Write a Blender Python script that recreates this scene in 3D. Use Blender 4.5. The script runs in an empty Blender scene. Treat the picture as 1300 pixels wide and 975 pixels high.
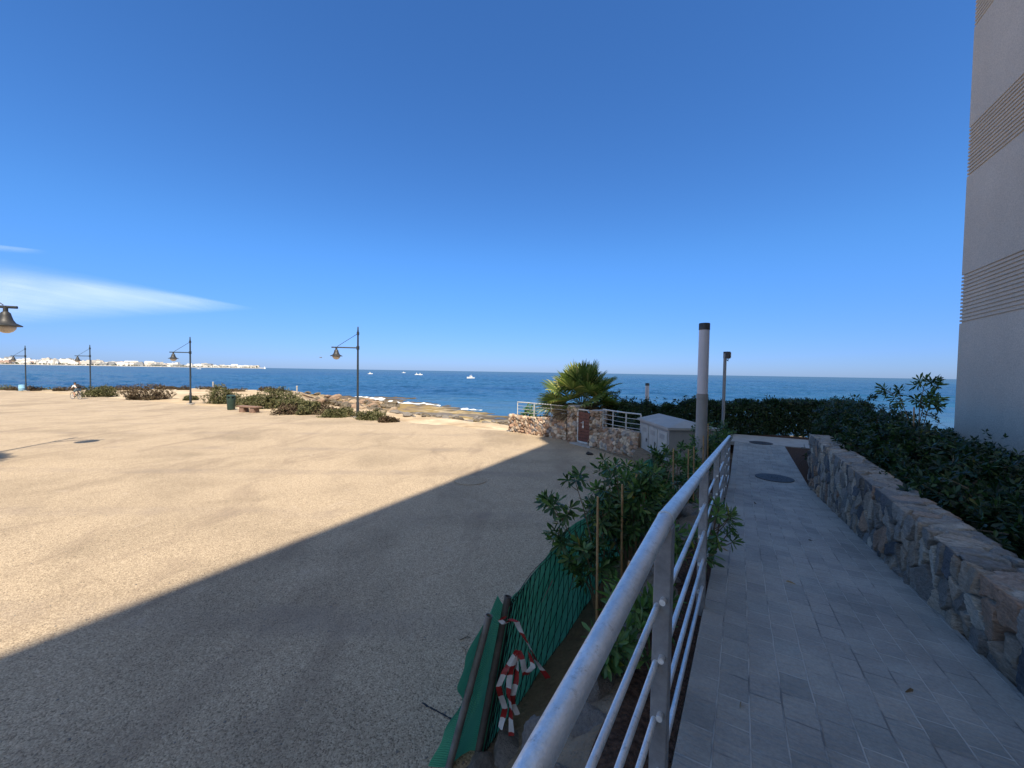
import bpy, math, random
import numpy as np
from mathutils import Vector, Matrix, kdtree

random.seed(11)
R = math.radians
SC = bpy.context.scene
COL = SC.collection

# ------------------------------------------------------------------ camera
F_PX, CX, CY = 500.0, 650.0, 487.5
CAM = Vector((0, 0, 2.8))
PITCH, ROLL = math.atan(15.3 / 500.0), math.atan(0.0163)
FWD = Vector((0, math.cos(PITCH), -math.sin(PITCH)))
R0 = Vector((1, 0, 0)); U0 = Vector((0, math.sin(PITCH), math.cos(PITCH)))
RGT = R0 * math.cos(ROLL) + U0 * math.sin(ROLL)
UPV = -R0 * math.sin(ROLL) + U0 * math.cos(ROLL)
cam_d = bpy.data.cameras.new('camera'); cam = bpy.data.objects.new('camera', cam_d); COL.objects.link(cam)
cam_d.sensor_fit = 'HORIZONTAL'; cam_d.sensor_width = 36.0; cam_d.lens = 36.0 * F_PX / 1300.0
cam_d.clip_start = 0.02; cam_d.clip_end = 120000
m = Matrix((RGT, UPV, -FWD)).transposed().to_4x4(); m.translation = CAM
cam.matrix_world = m
SC.camera = cam

def ray(px, py):
    return FWD + RGT * ((px - CX) / F_PX) + UPV * ((CY - py) / F_PX)
def gp(px, py, z=0.0):                                # where the sight line meets the level z
    d = ray(px, py); t = (z - CAM.z) / d.z
    return CAM + d * t
def at(px, py, y):                                    # where it meets the distance y
    d = ray(px, py); return CAM + d * (y / d.y)

# ------------------------------------------------------------------ numpy helpers
def rng(s): return np.random.default_rng(s)
def _h(ix, iy, seed):
    n = (ix * 374761393 + iy * 668265263 + seed * 1442695041) & 0xffffffff
    n = ((n ^ (n >> 13)) * 1274126177) & 0xffffffff
    return ((n ^ (n >> 16)) & 0xffff) / 65535.0
def vnoise(x, y, seed=0):
    x = np.asarray(x, float); y = np.asarray(y, float)
    ix = np.floor(x).astype(np.int64); iy = np.floor(y).astype(np.int64)
    fx = x - ix; fy = y - iy
    fx = fx * fx * (3 - 2 * fx); fy = fy * fy * (3 - 2 * fy)
    a = _h(ix, iy, seed); b = _h(ix + 1, iy, seed); c = _h(ix, iy + 1, seed); d = _h(ix + 1, iy + 1, seed)
    return (a * (1 - fx) + b * fx) * (1 - fy) + (c * (1 - fx) + d * fx) * fy
def fbm(x, y, seed=0, o=4):
    s = 0; a = 0.5; f = 1.0
    for k in range(o):
        s = s + a * vnoise(np.asarray(x) * f, np.asarray(y) * f, seed + k * 7); a *= 0.5; f *= 2.03
    return s
def sstep(a, b, x):
    t = np.clip((x - a) / (b - a), 0, 1); return t * t * (3 - 2 * t)

def link(name, me, mat=None, parent=None):
    o = bpy.data.objects.new(name, me); COL.objects.link(o)
    if mat is not None:
        for k in (mat if isinstance(mat, (list, tuple)) else [mat]): me.materials.append(k)
    if parent is not None: o.parent = parent
    return o
def np_mesh(name, V, Q, smooth=False):
    """V (n,3), Q (m,4) or (m,3)"""
    me = bpy.data.meshes.new(name)
    V = np.ascontiguousarray(V, np.float32); Q = np.ascontiguousarray(Q, np.int32)
    k = Q.shape[1]
    me.vertices.add(len(V)); me.vertices.foreach_set('co', V.ravel())
    me.loops.add(Q.size); me.loops.foreach_set('vertex_index', Q.ravel())
    me.polygons.add(len(Q))
    me.polygons.foreach_set('loop_start', np.arange(0, Q.size, k, dtype=np.int32))
    me.polygons.foreach_set('loop_total', np.full(len(Q), k, dtype=np.int32))
    if smooth: me.polygons.foreach_set('use_smooth', np.ones(len(Q), dtype=bool))
    me.update(calc_edges=True); me.validate()
    return me
def grid_quads(nu, nv):
    i = np.arange(nu - 1)[:, None] * nv + np.arange(nv - 1)[None, :]
    i = i.ravel()
    return np.stack([i, i + nv, i + nv + 1, i + 1], 1)
def set_color(me, C, name='Col'):
    a = me.color_attributes.new(name, 'FLOAT_COLOR', 'POINT')
    C4 = np.concatenate([C, np.ones((len(C), 1))], 1).astype(np.float32)
    a.data.foreach_set('color', C4.ravel())

def tag(o, label=None, cat=None, group=None, kind=None):
    if label: o['label'] = label
    if cat: o['category'] = cat
    if group: o['group'] = group
    if kind: o['kind'] = kind
    return o
def thing(name, loc, label, cat, group=None, rz=0.0):
    o = bpy.data.objects.new(name, None); COL.objects.link(o)
    o.location = loc; o.rotation_euler = (0, 0, rz); o.empty_display_size = 0.1
    return tag(o, label, cat, group)
def copy_tree(o, parent=None):
    c = o.copy(); COL.objects.link(c)
    if parent is not None:
        c.parent = parent; c.matrix_parent_inverse = o.matrix_parent_inverse.copy()
    for ch in list(o.children): copy_tree(ch, c)
    return c

class MB:
    """collects boxes, tubes, lathes and prisms for ONE mesh object"""
    def __init__(s): s.v = []; s.f = []; s.mi = []; s.cur = 0
    def add(s, vs, fs):
        n = len(s.v); s.v += [tuple(v) for v in vs]
        for f in fs: s.f.append(tuple(i + n for i in f)); s.mi.append(s.cur)
        return s
    def box(s, c, d, rz=0.0, top=1.0, M=None):
        x, y, z = d[0] / 2, d[1] / 2, d[2] / 2
        vs = []
        for k, (zz, t) in enumerate(((-z, 1), (z, top))):
            for a, b in ((-x, -y), (x, -y), (x, y), (-x, y)): vs.append(Vector((a * t, b * t, zz)))
        if M is None: M = Matrix.Rotation(rz, 3, 'Z')
        vs = [M @ v + Vector(c) for v in vs]
        return s.add(vs, [(3, 2, 1, 0), (4, 5, 6, 7), (0, 1, 5, 4), (1, 2, 6, 5), (2, 3, 7, 6), (3, 0, 4, 7)])
    def tube(s, pts, r, n=10, caps=True):
        pts = [Vector(p) for p in pts]; k = len(pts)
        rr = r if isinstance(r, (list, tuple)) else [r] * k
        vs = []; up = None
        for i, p in enumerate(pts):
            a = pts[max(i - 1, 0)]; b = pts[min(i + 1, k - 1)]
            t = (b - a).normalized()
            if up is None:
                up = Vector((0, 0, 1)) if abs(t.z) < 0.9 else Vector((1, 0, 0))
            x = t.cross(up).normalized(); y = x.cross(t).normalized(); up = y
            for j in range(n):
                an = 2 * math.pi * j / n
                vs.append(p + (x * math.cos(an) + y * math.sin(an)) * rr[i])
        fs = []
        for i in range(k - 1):
            for j in range(n):
                fs.append((i * n + j, i * n + (j + 1) % n, (i + 1) * n + (j + 1) % n, (i + 1) * n + j))
        if caps:
            fs.append(tuple(range(n - 1, -1, -1))); fs.append(tuple((k - 1) * n + j for j in range(n)))
        return s.add(vs, fs)
    def lathe(s, prof, c=(0, 0, 0), n=20, M=None):
        vs = []; c = Vector(c)
        for r_, z in prof:
            for j in range(n):
                an = 2 * math.pi * j / n
                v = Vector((r_ * math.cos(an), r_ * math.sin(an), z))
                vs.append((M @ v if M else v) + c)
        fs = []
        for i in range(len(prof) - 1):
            for j in range(n):
                fs.append((i * n + j, i * n + (j + 1) % n, (i + 1) * n + (j + 1) % n, (i + 1) * n + j))
        if prof[0][0] > 1e-5: fs.append(tuple(range(n - 1, -1, -1)))
        if prof[-1][0] > 1e-5: fs.append(tuple((len(prof) - 1) * n + j for j in range(n)))
        return s.add(vs, fs)
    def prism(s, poly, z0, z1):
        n = len(poly)
        vs = [(p[0], p[1], z0) for p in poly] + [(p[0], p[1], z1) for p in poly]
        fs = [tuple(range(n - 1, -1, -1)), tuple(range(n, 2 * n))] + [(i, (i + 1) % n, n + (i + 1) % n, n + i) for i in range(n)]
        return s.add(vs, fs)
    def build(s, name, mat, parent=None, smooth=False, bevel=0.0, auto=None):
        me = bpy.data.meshes.new(name); me.from_pydata(s.v, [], s.f); me.update()
        o = link(name, me, mat, parent)
        if isinstance(mat, (list, tuple)): me.polygons.foreach_set('material_index', s.mi)
        if smooth or auto:
            me.polygons.foreach_set('use_smooth', [True] * len(me.polygons))
        if auto: me.set_sharp_from_angle(angle=R(auto))
        if bevel:
            b = o.modifiers.new('bevel', 'BEVEL'); b.width = bevel; b.segments = 2; b.limit_method = 'ANGLE'
        return o

# ------------------------------------------------------------------ materials
class NT:
    def __init__(s, name):
        s.m = bpy.data.materials.new(name); s.m.use_nodes = True
        s.t = s.m.node_tree; s.t.nodes.clear()
        s.out = s.n('ShaderNodeOutputMaterial')
    def n(s, typ, **k):
        nd = s.t.nodes.new(typ)
        for a, b in k.items():
            if hasattr(nd, a): setattr(nd, a, b)
        return nd
    def l(s, a, b): s.t.links.new(a, b)
    def coord(s, kind='Object', scale=None):
        tc = s.n('ShaderNodeTexCoord'); o = tc.outputs[kind]
        if scale is not None:
            mp = s.n('ShaderNodeMapping'); mp.inputs['Scale'].default_value = scale if hasattr(scale, '__len__') else (scale,) * 3
            s.l(o, mp.inputs[0]); o = mp.outputs[0]
        return o
    def noise(s, vec, scale, detail=5, rough=0.55, dist=0.0):
        nd = s.n('ShaderNodeTexNoise'); nd.inputs['Scale'].default_value = scale; nd.inputs['Detail'].default_value = detail
        nd.inputs['Roughness'].default_value = rough; nd.inputs['Distortion'].default_value = dist
        s.l(vec, nd.inputs['Vector']); return nd.outputs[0]
    def ramp(s, fac, stops, interp='LINEAR'):
        r = s.n('ShaderNodeValToRGB'); r.color_ramp.interpolation = interp
        el = r.color_ramp.elements
        while len(el) < len(stops): el.new(0.5)
        for e, (p, c) in zip(el, stops):
            e.position = p; e.color = (c, c, c, 1) if not hasattr(c, '__len__') else (*c[:3], 1)
        s.l(fac, r.inputs[0]); return r.outputs[0]
    def mix(s, fac, a, b, mode='MIX'):
        x = s.n('ShaderNodeMix', data_type='RGBA', blend_type=mode)
        for sock, v in ((x.inputs[0], fac), (x.inputs[6], a), (x.inputs[7], b)):
            if isinstance(v, bpy.types.NodeSocket): s.l(v, sock)
            elif hasattr(v, '__len__'): sock.default_value = (*v[:3], 1)
            else: sock.default_value = v
        return x.outputs[2]
    def math(s, op, a, b=0.0):
        x = s.n('ShaderNodeMath', operation=op)
        for sock, v in ((x.inputs[0], a), (x.inputs[1], b)):
            if isinstance(v, bpy.types.NodeSocket): s.l(v, sock)
            else: sock.default_value = v
        return x.outputs[0]
    def bump(s, h, dist=0.01, strength=1.0, prev=None):
        b = s.n('ShaderNodeBump'); b.inputs['Distance'].default_value = dist; b.inputs['Strength'].default_value = strength
        s.l(h, b.inputs['Height'])
        if prev is not None: s.l(prev, b.inputs['Normal'])
        return b.outputs[0]
    def bsdf(s, col, rough=0.6, metal=0.0, normal=None, spec=0.5, ior=1.5, finish=True):
        p = s.n('ShaderNodeBsdfPrincipled')
        for nm, v in (('Base Color', col), ('Roughness', rough), ('Metallic', metal), ('Specular IOR Level', spec)):
            if isinstance(v, bpy.types.NodeSocket): s.l(v, p.inputs[nm])
            elif hasattr(v, '__len__'): p.inputs[nm].default_value = (*v[:3], 1)
            else: p.inputs[nm].default_value = v
        p.inputs['IOR'].default_value = ior
        if normal is not None: s.l(normal, p.inputs['Normal'])
        if finish: s.l(p.outputs[0], s.out.inputs[0])
        return p
def pmat(name, c1, c2=None, scale=3.0, rough=0.6, metal=0.0, bump=0.0, bscale=40.0, spec=0.4, detail=5):
    t = NT(name); vec = t.coord()
    c2 = c2 or tuple(x * 0.75 for x in c1)
    col = t.mix(t.ramp(t.noise(vec, scale, detail), [(0.32, 0.0), (0.68, 1.0)]), c1, c2)
    nrm = t.bump(t.noise(vec, bscale, 4), bump) if bump else None
    t.bsdf(col, rough, metal, nrm, spec); return t.m
def attrmat(name, rough=0.85, bump=0.004, bscale=60.0, var=0.25, vscale=25.0, spec=0.3):
    t = NT(name); vec = t.coord()
    a = t.n('ShaderNodeVertexColor'); a.layer_name = 'Col'
    f = t.ramp(t.noise(vec, vscale, 6, 0.65), [(0.25, 1.0 - var), (0.75, 1.0 + var * 0.6)])
    col = t.mix(1.0, a.outputs[0], f, 'MULTIPLY')
    t.bsdf(col, rough, 0, t.bump(t.noise(vec, bscale, 6, 0.65), bump), spec); return t.m
def leafmat(name, stops, rough=0.4, trans=0.25, spec=0.45):
    t = NT(name); g = t.n('ShaderNodeNewGeometry')
    col = t.ramp(g.outputs['Random Per Island'], stops)
    p = t.bsdf(col, rough, 0, None, spec, finish=False)
    tr = t.n('ShaderNodeBsdfTranslucent'); t.l(t.mix(1.0, col, (0.9, 1.15, 0.5), 'MULTIPLY'), tr.inputs[0])
    mx = t.n('ShaderNodeMixShader'); mx.inputs[0].default_value = trans
    t.l(p.outputs[0], mx.inputs[1]); t.l(tr.outputs[0], mx.inputs[2]); t.l(mx.outputs[0], t.out.inputs[0])
    return t.m

M = {}
# plaza: fine stone aggregate
t = NT('plaza_aggregate'); v = t.coord()
vo = t.n('ShaderNodeTexVoronoi'); vo.inputs['Scale'].default_value = 88; t.l(v, vo.inputs['Vector'])
sep = t.n('ShaderNodeSeparateColor'); t.l(vo.outputs['Color'], sep.inputs[0])
grain = t.ramp(sep.outputs[0], [(0.0, (0.20, 0.156, 0.107)), (0.22, (0.35, 0.275, 0.187)), (0.6, (0.44, 0.348, 0.240)), (1.0, (0.57, 0.46, 0.323))])
big = t.ramp(t.noise(v, 0.33, 6, 0.6, 0.6), [(0.32, 0.74), (0.5, 1.0), (0.70, 1.10)])
mid = t.ramp(t.noise(v, 17.0, 4, 0.7), [(0.25, 0.90), (0.75, 1.07)])
col = t.mix(1.0, t.mix(1.0, grain, big, 'MULTIPLY'), mid, 'MULTIPLY')
sc_ = t.coord('Object', (0.9, 0.35, 1))
st = t.ramp(t.noise(sc_, 0.8, 7, 0.7, 1.0), [(0.53, 0.0), (0.68, 0.55)])
col = t.mix(st, col, (0.235, 0.18, 0.13))
pal_ = t.ramp(t.noise(v, 1.6, 7, 0.7, 0.5), [(0.60, 0.0), (0.68, 0.45)])
col = t.mix(pal_, col, (0.50, 0.41, 0.31))
wt = t.n('ShaderNodeTexWave'); wt.wave_type = 'RINGS'; wt.inputs['Scale'].default_value = 0.10; wt.inputs['Distortion'].default_value = 2.2; wt.inputs['Detail'].default_value = 2; wt.inputs['Detail Scale'].default_value = 0.4
mpw = t.n('ShaderNodeMapping'); mpw.inputs['Location'].default_value = (22, 16, 0); t.l(v, mpw.inputs[0]); t.l(mpw.outputs[0], wt.inputs['Vector'])
trk = t.math('MULTIPLY', t.ramp(wt.outputs['Fac'], [(0.90, 0.0), (0.98, 0.5)]), t.ramp(t.noise(v, 0.6, 6, 0.75), [(0.42, 0.0), (0.62, 1.0)]))
col = t.mix(trk, col, (0.27, 0.22, 0.175))
hh = t.math('ADD', t.math('MULTIPLY', vo.outputs['Distance'], -0.6), t.math('MULTIPLY', t.noise(v, 30, 4, 0.7), 1.0))
t.bsdf(col, 0.9, 0, t.bump(hh, 0.008, 0.8), 0.15); M['plaza'] = t.m

# pavers
t = NT('stamped_pavers'); uv = t.coord('UV')
br = t.n('ShaderNodeTexBrick'); br.offset = 0.5; br.squash = 1.0
br.inputs['Scale'].default_value = 1.0; br.inputs['Brick Width'].default_value = 0.185; br.inputs['Row Height'].default_value = 0.128
br.inputs['Mortar Size'].default_value = 0.004; br.inputs['Mortar Smooth'].default_value = 0.3; br.inputs['Bias'].default_value = 0.0
br.inputs['Color1'].default_value = (0, 0, 0, 1); br.inputs['Color2'].default_value = (1, 1, 1, 1); br.inputs['Mortar'].default_value = (0.5, 0.5, 0.5, 1)
wz = t.n('ShaderNodeVectorMath', operation='ADD')
nn = t.n('ShaderNodeTexNoise'); nn.inputs['Scale'].default_value = 6; t.l(uv, nn.inputs['Vector'])
off = t.n('ShaderNodeVectorMath', operation='SCALE'); off.inputs['Scale'].default_value = 0.012; t.l(nn.outputs['Color'], off.inputs[0])
t.l(uv, wz.inputs[0]); t.l(off.outputs[0], wz.inputs[1]); t.l(wz.outputs[0], br.inputs['Vector'])
base = t.ramp(br.outputs['Color'], [(0.0, (0.27, 0.265, 0.235)), (0.45, (0.33, 0.315, 0.28)), (0.75, (0.35, 0.33, 0.285)), (1.0, (0.30, 0.30, 0.27))])
stn = t.ramp(t.noise(uv, 1.3, 6, 0.65, 0.4), [(0.3, 0.66), (0.7, 1.24)])
base = t.mix(1.0, base, stn, 'MULTIPLY')
fine = t.ramp(t.noise(uv, 60, 5, 0.7), [(0.3, 0.82), (0.7, 1.15)])
base = t.mix(1.0, base, fine, 'MULTIPLY')
jcol = t.mix(t.ramp(t.noise(uv, 3.5, 4), [(0.38, 0.0), (0.55, 1.0)]), (0.13, 0.125, 0.12), (0.52, 0.50, 0.45))
base = t.mix(t.math('MULTIPLY', br.outputs['Fac'], 0.75), base, jcol)
stv = t.n('ShaderNodeMapping'); stv.inputs['Scale'].default_value = (38, 6, 1); stv.inputs['Rotation'].default_value = (0, 0, R(24)); t.l(uv, stv.inputs[0])
h1 = t.math('SUBTRACT', t.math('MULTIPLY', t.noise(stv.outputs[0], 1.0, 4, 0.6), 1.3), t.math('MULTIPLY', br.outputs['Fac'], 0.9))
t.bsdf(base, 0.62, 0, t.bump(h1, 0.009, 1.0), 0.4); M['pavers'] = t.m

M['concrete'] = pmat('pale_concrete', (0.42, 0.40, 0.37), (0.33, 0.31, 0.28), 4, 0.85, 0, 0.004, 50)
M['soil'] = pmat('dry_soil', (0.17, 0.125, 0.085), (0.27, 0.215, 0.15), 5, 0.95, 0, 0.03, 26, 0.1, 8)
M['mulch'] = pmat('bark_mulch', (0.035, 0.022, 0.016), (0.13, 0.075, 0.05), 42, 0.95, 0, 0.03, 55, 0.1, 3)
M['stone'] = attrmat('wall_stone', 0.78, 0.006, 45, 0.38, 22)
def stonemat(name):
    t = NT(name); vec = t.coord()
    a = t.n('ShaderNodeVertexColor'); a.layer_name = 'Col'
    mp = t.n('ShaderNodeMapping'); mp.inputs['Rotation'].default_value = (0.5, 0.3, 0.2); mp.inputs['Scale'].default_value = (26, 26, 90); t.l(vec, mp.inputs[0])
    lay = t.noise(mp.outputs[0], 1.0, 6, 0.7, 0.8)
    f = t.ramp(lay, [(0.28, 0.50), (0.5, 0.95), (0.75, 1.45)])
    col = t.mix(1.0, a.outputs[0], f, 'MULTIPLY')
    col = t.mix(t.ramp(t.noise(vec, 7, 6, 0.7), [(0.56, 0.0), (0.68, 0.5)]), col, (0.30, 0.24, 0.17))
    t.bsdf(col, 0.8, 0, t.bump(t.math('ADD', t.noise(vec, 38, 7, 0.7), t.math('MULTIPLY', lay, 0.6)), 0.022), 0.35); return t.m
M['stone_wall'] = stonemat('rubble_stone')
M['terrain'] = attrmat('shore_ground', 0.92, 0.05, 5, 0.35, 1.6, 0.2)
M['rock'] = pmat('limestone', (0.44, 0.34, 0.23), (0.24, 0.17, 0.115), 1.6, 0.9, 0, 0.06, 7, 0.2, 7)
M['rock_grey'] = pmat('grey_fieldstone', (0.26, 0.235, 0.205), (0.15, 0.135, 0.12), 7, 0.85, 0, 0.02, 22, 0.2, 7)
M['rock_red'] = pmat('reddish_rock', (0.36, 0.25, 0.17), (0.18, 0.125, 0.09), 1.6, 0.9, 0, 0.06, 7, 0.2, 7)
M['rock_dark'] = pmat('wet_dark_rock', (0.10, 0.085, 0.06), (0.19, 0.15, 0.10), 1.6, 0.7, 0, 0.06, 7, 0.4, 7)

# galvanised steel
t = NT('galvanised_steel'); v = t.coord()
vo = t.n('ShaderNodeTexVoronoi'); vo.inputs['Scale'].default_value = 160; t.l(v, vo.inputs['Vector'])
sep = t.n('ShaderNodeSeparateColor'); t.l(vo.outputs['Color'], sep.inputs[0])
c = t.mix(t.ramp(sep.outputs[0], [(0, 0.0), (1, 1.0)]), (0.74, 0.76, 0.76), (0.84, 0.85, 0.85))
c = t.mix(t.ramp(t.noise(v, 38, 8, 0.8), [(0.55, 0.0), (0.72, 0.75)]), c, (0.24, 0.235, 0.225))
c = t.mix(1.0, c, t.ramp(t.noise(v, 7, 5, 0.6), [(0.35, 0.80), (0.65, 1.05)]), 'MULTIPLY')
rg = t.ramp(t.noise(v, 30, 5), [(0.3, 0.34), (0.7, 0.54)])
t.bsdf(c, rg, 0.72, t.bump(t.noise(v, 90, 5, 0.7), 0.0022), 0.5); M['galv'] = t.m
t = NT('galvanised_flat'); v = t.coord()
c = t.mix(t.ramp(t.noise(v, 20, 6, 0.7), [(0.35, 0.0), (0.7, 1.0)]), (0.34, 0.35, 0.36), (0.22, 0.225, 0.235))
t.bsdf(c, 0.6, 0.45, t.bump(t.noise(v, 90, 4), 0.0008), 0.4); M['galv_flat'] = t.m
M['white_metal'] = pmat('pale_painted_metal', (0.62, 0.62, 0.60), (0.50, 0.50, 0.48), 6, 0.5, 0.2)
M['lamp_paint'] = pmat('dark_blue_grey_paint', (0.022, 0.030, 0.036), (0.035, 0.042, 0.048), 4, 0.45, 0.2)
M['lamp_hood'] = pmat('weathered_hood', (0.032, 0.035, 0.038), (0.06, 0.06, 0.06), 6, 0.5, 0.3)
M['lamp_glass'] = pmat('frosted_bowl', (0.60, 0.53, 0.43), (0.48, 0.42, 0.35), 5, 0.25)
M['cab_side'] = pmat('cabinet_grey_paint', (0.30, 0.295, 0.28), (0.25, 0.245, 0.235), 3, 0.55, 0, 0.001, 40)
M['cab_roof'] = pmat('cabinet_roof_grey', (0.40, 0.385, 0.36), (0.33, 0.32, 0.30), 2.5, 0.7, 0, 0.002, 40)
M['cab_door'] = pmat('cabinet_pale_door', (0.44, 0.44, 0.41), (0.33, 0.33, 0.31), 2.2, 0.5, 0, 0.001, 40)
M['dark_metal'] = pmat('dark_metal', (0.05, 0.05, 0.052), (0.09, 0.088, 0.085), 9, 0.6, 0.5)
M['iron'] = pmat('cast_iron', (0.045, 0.045, 0.046), (0.075, 0.072, 0.07), 12, 0.6, 0.3, 0.004, 60)
M['col_white'] = pmat('opal_diffuser', (0.56, 0.54, 0.57), (0.50, 0.48, 0.50), 1.5, 0.35)
M['col_grey'] = pmat('column_grey_paint', (0.27, 0.26, 0.245), (0.22, 0.215, 0.205), 3, 0.55, 0, 0.001, 60)
M['gate_wood'] = pmat('red_brown_boards', (0.17, 0.06, 0.04), (0.10, 0.036, 0.026), 8, 0.6, 0, 0.003, 50)
M['bench_wood'] = pmat('weathered_timber', (0.27, 0.17, 0.12), (0.17, 0.105, 0.075), 6, 0.8, 0, 0.006, 30)
M['bin_green'] = pmat('dark_green_plastic', (0.018, 0.045, 0.036), (0.03, 0.06, 0.05), 5, 0.45)
M['blue_plastic'] = pmat('blue_plastic', (0.20, 0.42, 0.62), (0.28, 0.5, 0.68), 4, 0.5)
M['bamboo'] = pmat('bamboo_cane', (0.42, 0.27, 0.13), (0.30, 0.18, 0.085), 20, 0.6, 0, 0.002, 60)
M['bark'] = pmat('brown_stem', (0.13, 0.09, 0.055), (0.20, 0.15, 0.09), 22, 0.85, 0, 0.004, 60)
M['pipe'] = pmat('old_pipe', (0.16, 0.145, 0.13), (0.26, 0.24, 0.22), 9, 0.65, 0.35, 0.002, 50)
M['pipe_dark'] = pmat('old_dark_pipe', (0.085, 0.078, 0.073), (0.15, 0.13, 0.115), 9, 0.65, 0.35, 0.002, 50)
M['wire'] = pmat('black_plastic_mesh', (0.012, 0.013, 0.013), None, 9, 0.5)
t = NT('green_netting'); uv = t.coord('UV')
wv = t.n('ShaderNodeTexWave'); wv.wave_type = 'BANDS'; wv.bands_direction = 'Y'; wv.inputs['Scale'].default_value = 26; wv.inputs['Distortion'].default_value = 0.6
t.l(uv, wv.inputs['Vector'])
c = t.mix(t.ramp(t.noise(uv, 3, 5), [(0.35, 0.0), (0.7, 1.0)]), (0.085, 0.44, 0.235), (0.15, 0.54, 0.32))
c = t.mix(t.math('MULTIPLY', wv.outputs['Fac'], 0.35), c, (0.03, 0.20, 0.12))
p = t.bsdf(c, 0.6, 0, t.bump(wv.outputs['Fac'], 0.004), 0.3, finish=False)
tr = t.n('ShaderNodeBsdfTranslucent'); t.l(c, tr.inputs[0]); mx = t.n('ShaderNodeMixShader'); mx.inputs[0].default_value = 0.3
t.l(p.outputs[0], mx.inputs[1]); t.l(tr.outputs[0], mx.inputs[2]); t.l(mx.outputs[0], t.out.inputs[0]); M['net'] = t.m
M['tape_red'] = pmat('tape_red', (0.30, 0.018, 0.016), (0.20, 0.012, 0.012), 12, 0.4)
M['tape_white'] = pmat('tape_white', (0.58, 0.56, 0.54), (0.42, 0.40, 0.39), 12, 0.4)
M['leaf'] = leafmat('glossy_dark_leaf', [(0.0, (0.020, 0.050, 0.018)), (0.4, (0.042, 0.098, 0.030)), (0.8, (0.082, 0.165, 0.046)), (0.97, (0.14, 0.24, 0.065)), (1.0, (0.28, 0.23, 0.05))], 0.38)
M['leaf_fresh'] = leafmat('fresh_green_leaf', [(0.0, (0.032, 0.078, 0.022)), (0.5, (0.070, 0.155, 0.038)), (0.95, (0.13, 0.24, 0.06)), (1.0, (0.34, 0.29, 0.04))], 0.4)
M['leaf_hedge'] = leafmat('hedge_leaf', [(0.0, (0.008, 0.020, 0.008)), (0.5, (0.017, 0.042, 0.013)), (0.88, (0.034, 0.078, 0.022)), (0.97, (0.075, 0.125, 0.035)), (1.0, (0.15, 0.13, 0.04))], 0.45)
M['leaf_coast'] = leafmat('coast_bush_leaf', [(0.0, (0.045, 0.052, 0.024)), (0.5, (0.105, 0.11, 0.048)), (0.85, (0.16, 0.15, 0.066)), (1.0, (0.24, 0.19, 0.11))], 0.7, 0.15, 0.2)
M['leaf_brown'] = leafmat('dry_scrub_leaf', [(0.0, (0.040, 0.028, 0.022)), (0.5, (0.095, 0.062, 0.042)), (0.85, (0.11, 0.095, 0.05)), (1.0, (0.2, 0.15, 0.10))], 0.8, 0.15, 0.1)
M['frond'] = leafmat('palm_frond', [(0.0, (0.06, 0.095, 0.025)), (0.45, (0.16, 0.22, 0.06)), (0.8, (0.28, 0.32, 0.10)), (1.0, (0.52, 0.43, 0.18))], 0.45, 0.3)
M['frond_dry'] = leafmat('dry_frond', [(0.0, (0.16, 0.10, 0.06)), (0.5, (0.36, 0.24, 0.14)), (1.0, (0.58, 0.42, 0.24))], 0.8, 0.25, 0.2)
M['trunk'] = pmat('palm_trunk', (0.10, 0.07, 0.045), (0.19, 0.135, 0.085), 14, 0.95, 0, 0.03, 18)
M['skin'] = pmat('skin', (0.45, 0.26, 0.18), (0.40, 0.22, 0.15), 9, 0.5)
M['shirt'] = pmat('white_shirt', (0.72, 0.74, 0.74), (0.62, 0.65, 0.66), 9, 0.8)
M['shorts'] = pmat('blue_grey_shorts', (0.10, 0.16, 0.20), (0.14, 0.2, 0.24), 9, 0.8)
M['black'] = pmat('black_fabric', (0.014, 0.015, 0.018), (0.03, 0.03, 0.034), 9, 0.7)
M['tyre'] = pmat('black_rubber', (0.016, 0.016, 0.017), None, 9, 0.8)
M['boat_white'] = pmat('white_gelcoat', (0.82, 0.82, 0.80), (0.75, 0.75, 0.73), 1, 0.35)
M['boat_glass'] = pmat('dark_glass', (0.02, 0.03, 0.04), None, 1, 0.1)

# building plaster: fine grain
t = NT('grained_plaster'); v = t.coord()
c = t.mix(t.ramp(t.noise(v, 42, 4, 0.85), [(0.36, 0.0), (0.64, 1.0)]), (0.54, 0.455, 0.36), (0.80, 0.68, 0.545))
c = t.mix(1.0, c, t.ramp(t.noise(v, 0.5, 5, 0.6), [(0.3, 0.92), (0.7, 1.06)]), 'MULTIPLY')
c = t.mix(1.0, c, t.ramp(t.noise(t.coord('Object', (1.6, 1.6, 0.10)), 1.0, 6, 0.7), [(0.35, 0.955), (0.65, 1.02)]), 'MULTIPLY')
t.bsdf(c, 0.9, 0, t.bump(t.noise(v, 45, 4, 0.8), 0.014), 0.2); M['plaster'] = t.m

# far town plaster with rows of small windows
def town_mat(name, wall, win):
    t = NT(name); v = t.coord()
    sp = t.n('ShaderNodeSeparateXYZ'); t.l(v, sp.inputs[0])
    xx = t.math('ADD', sp.outputs[0], sp.outputs[1])
    a = t.math('GREATER_THAN', t.math('FRACT', t.math('MULTIPLY', xx, 0.22)), 0.55)
    b = t.math('GREATER_THAN', t.math('FRACT', t.math('MULTIPLY', sp.outputs[2], 0.32)), 0.5)
    f = t.math('MULTIPLY', t.math('MULTIPLY', a, b), 0.9)
    t.bsdf(t.mix(f, wall, win), 0.8); return t.m
M['town_a'] = town_mat('town_white', (0.70, 0.68, 0.64), (0.12, 0.125, 0.14))
M['town_b'] = town_mat('town_cream', (0.56, 0.52, 0.46), (0.15, 0.14, 0.13))
M['town_c'] = town_mat('town_pink', (0.44, 0.31, 0.25), (0.13, 0.1, 0.1))
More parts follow.
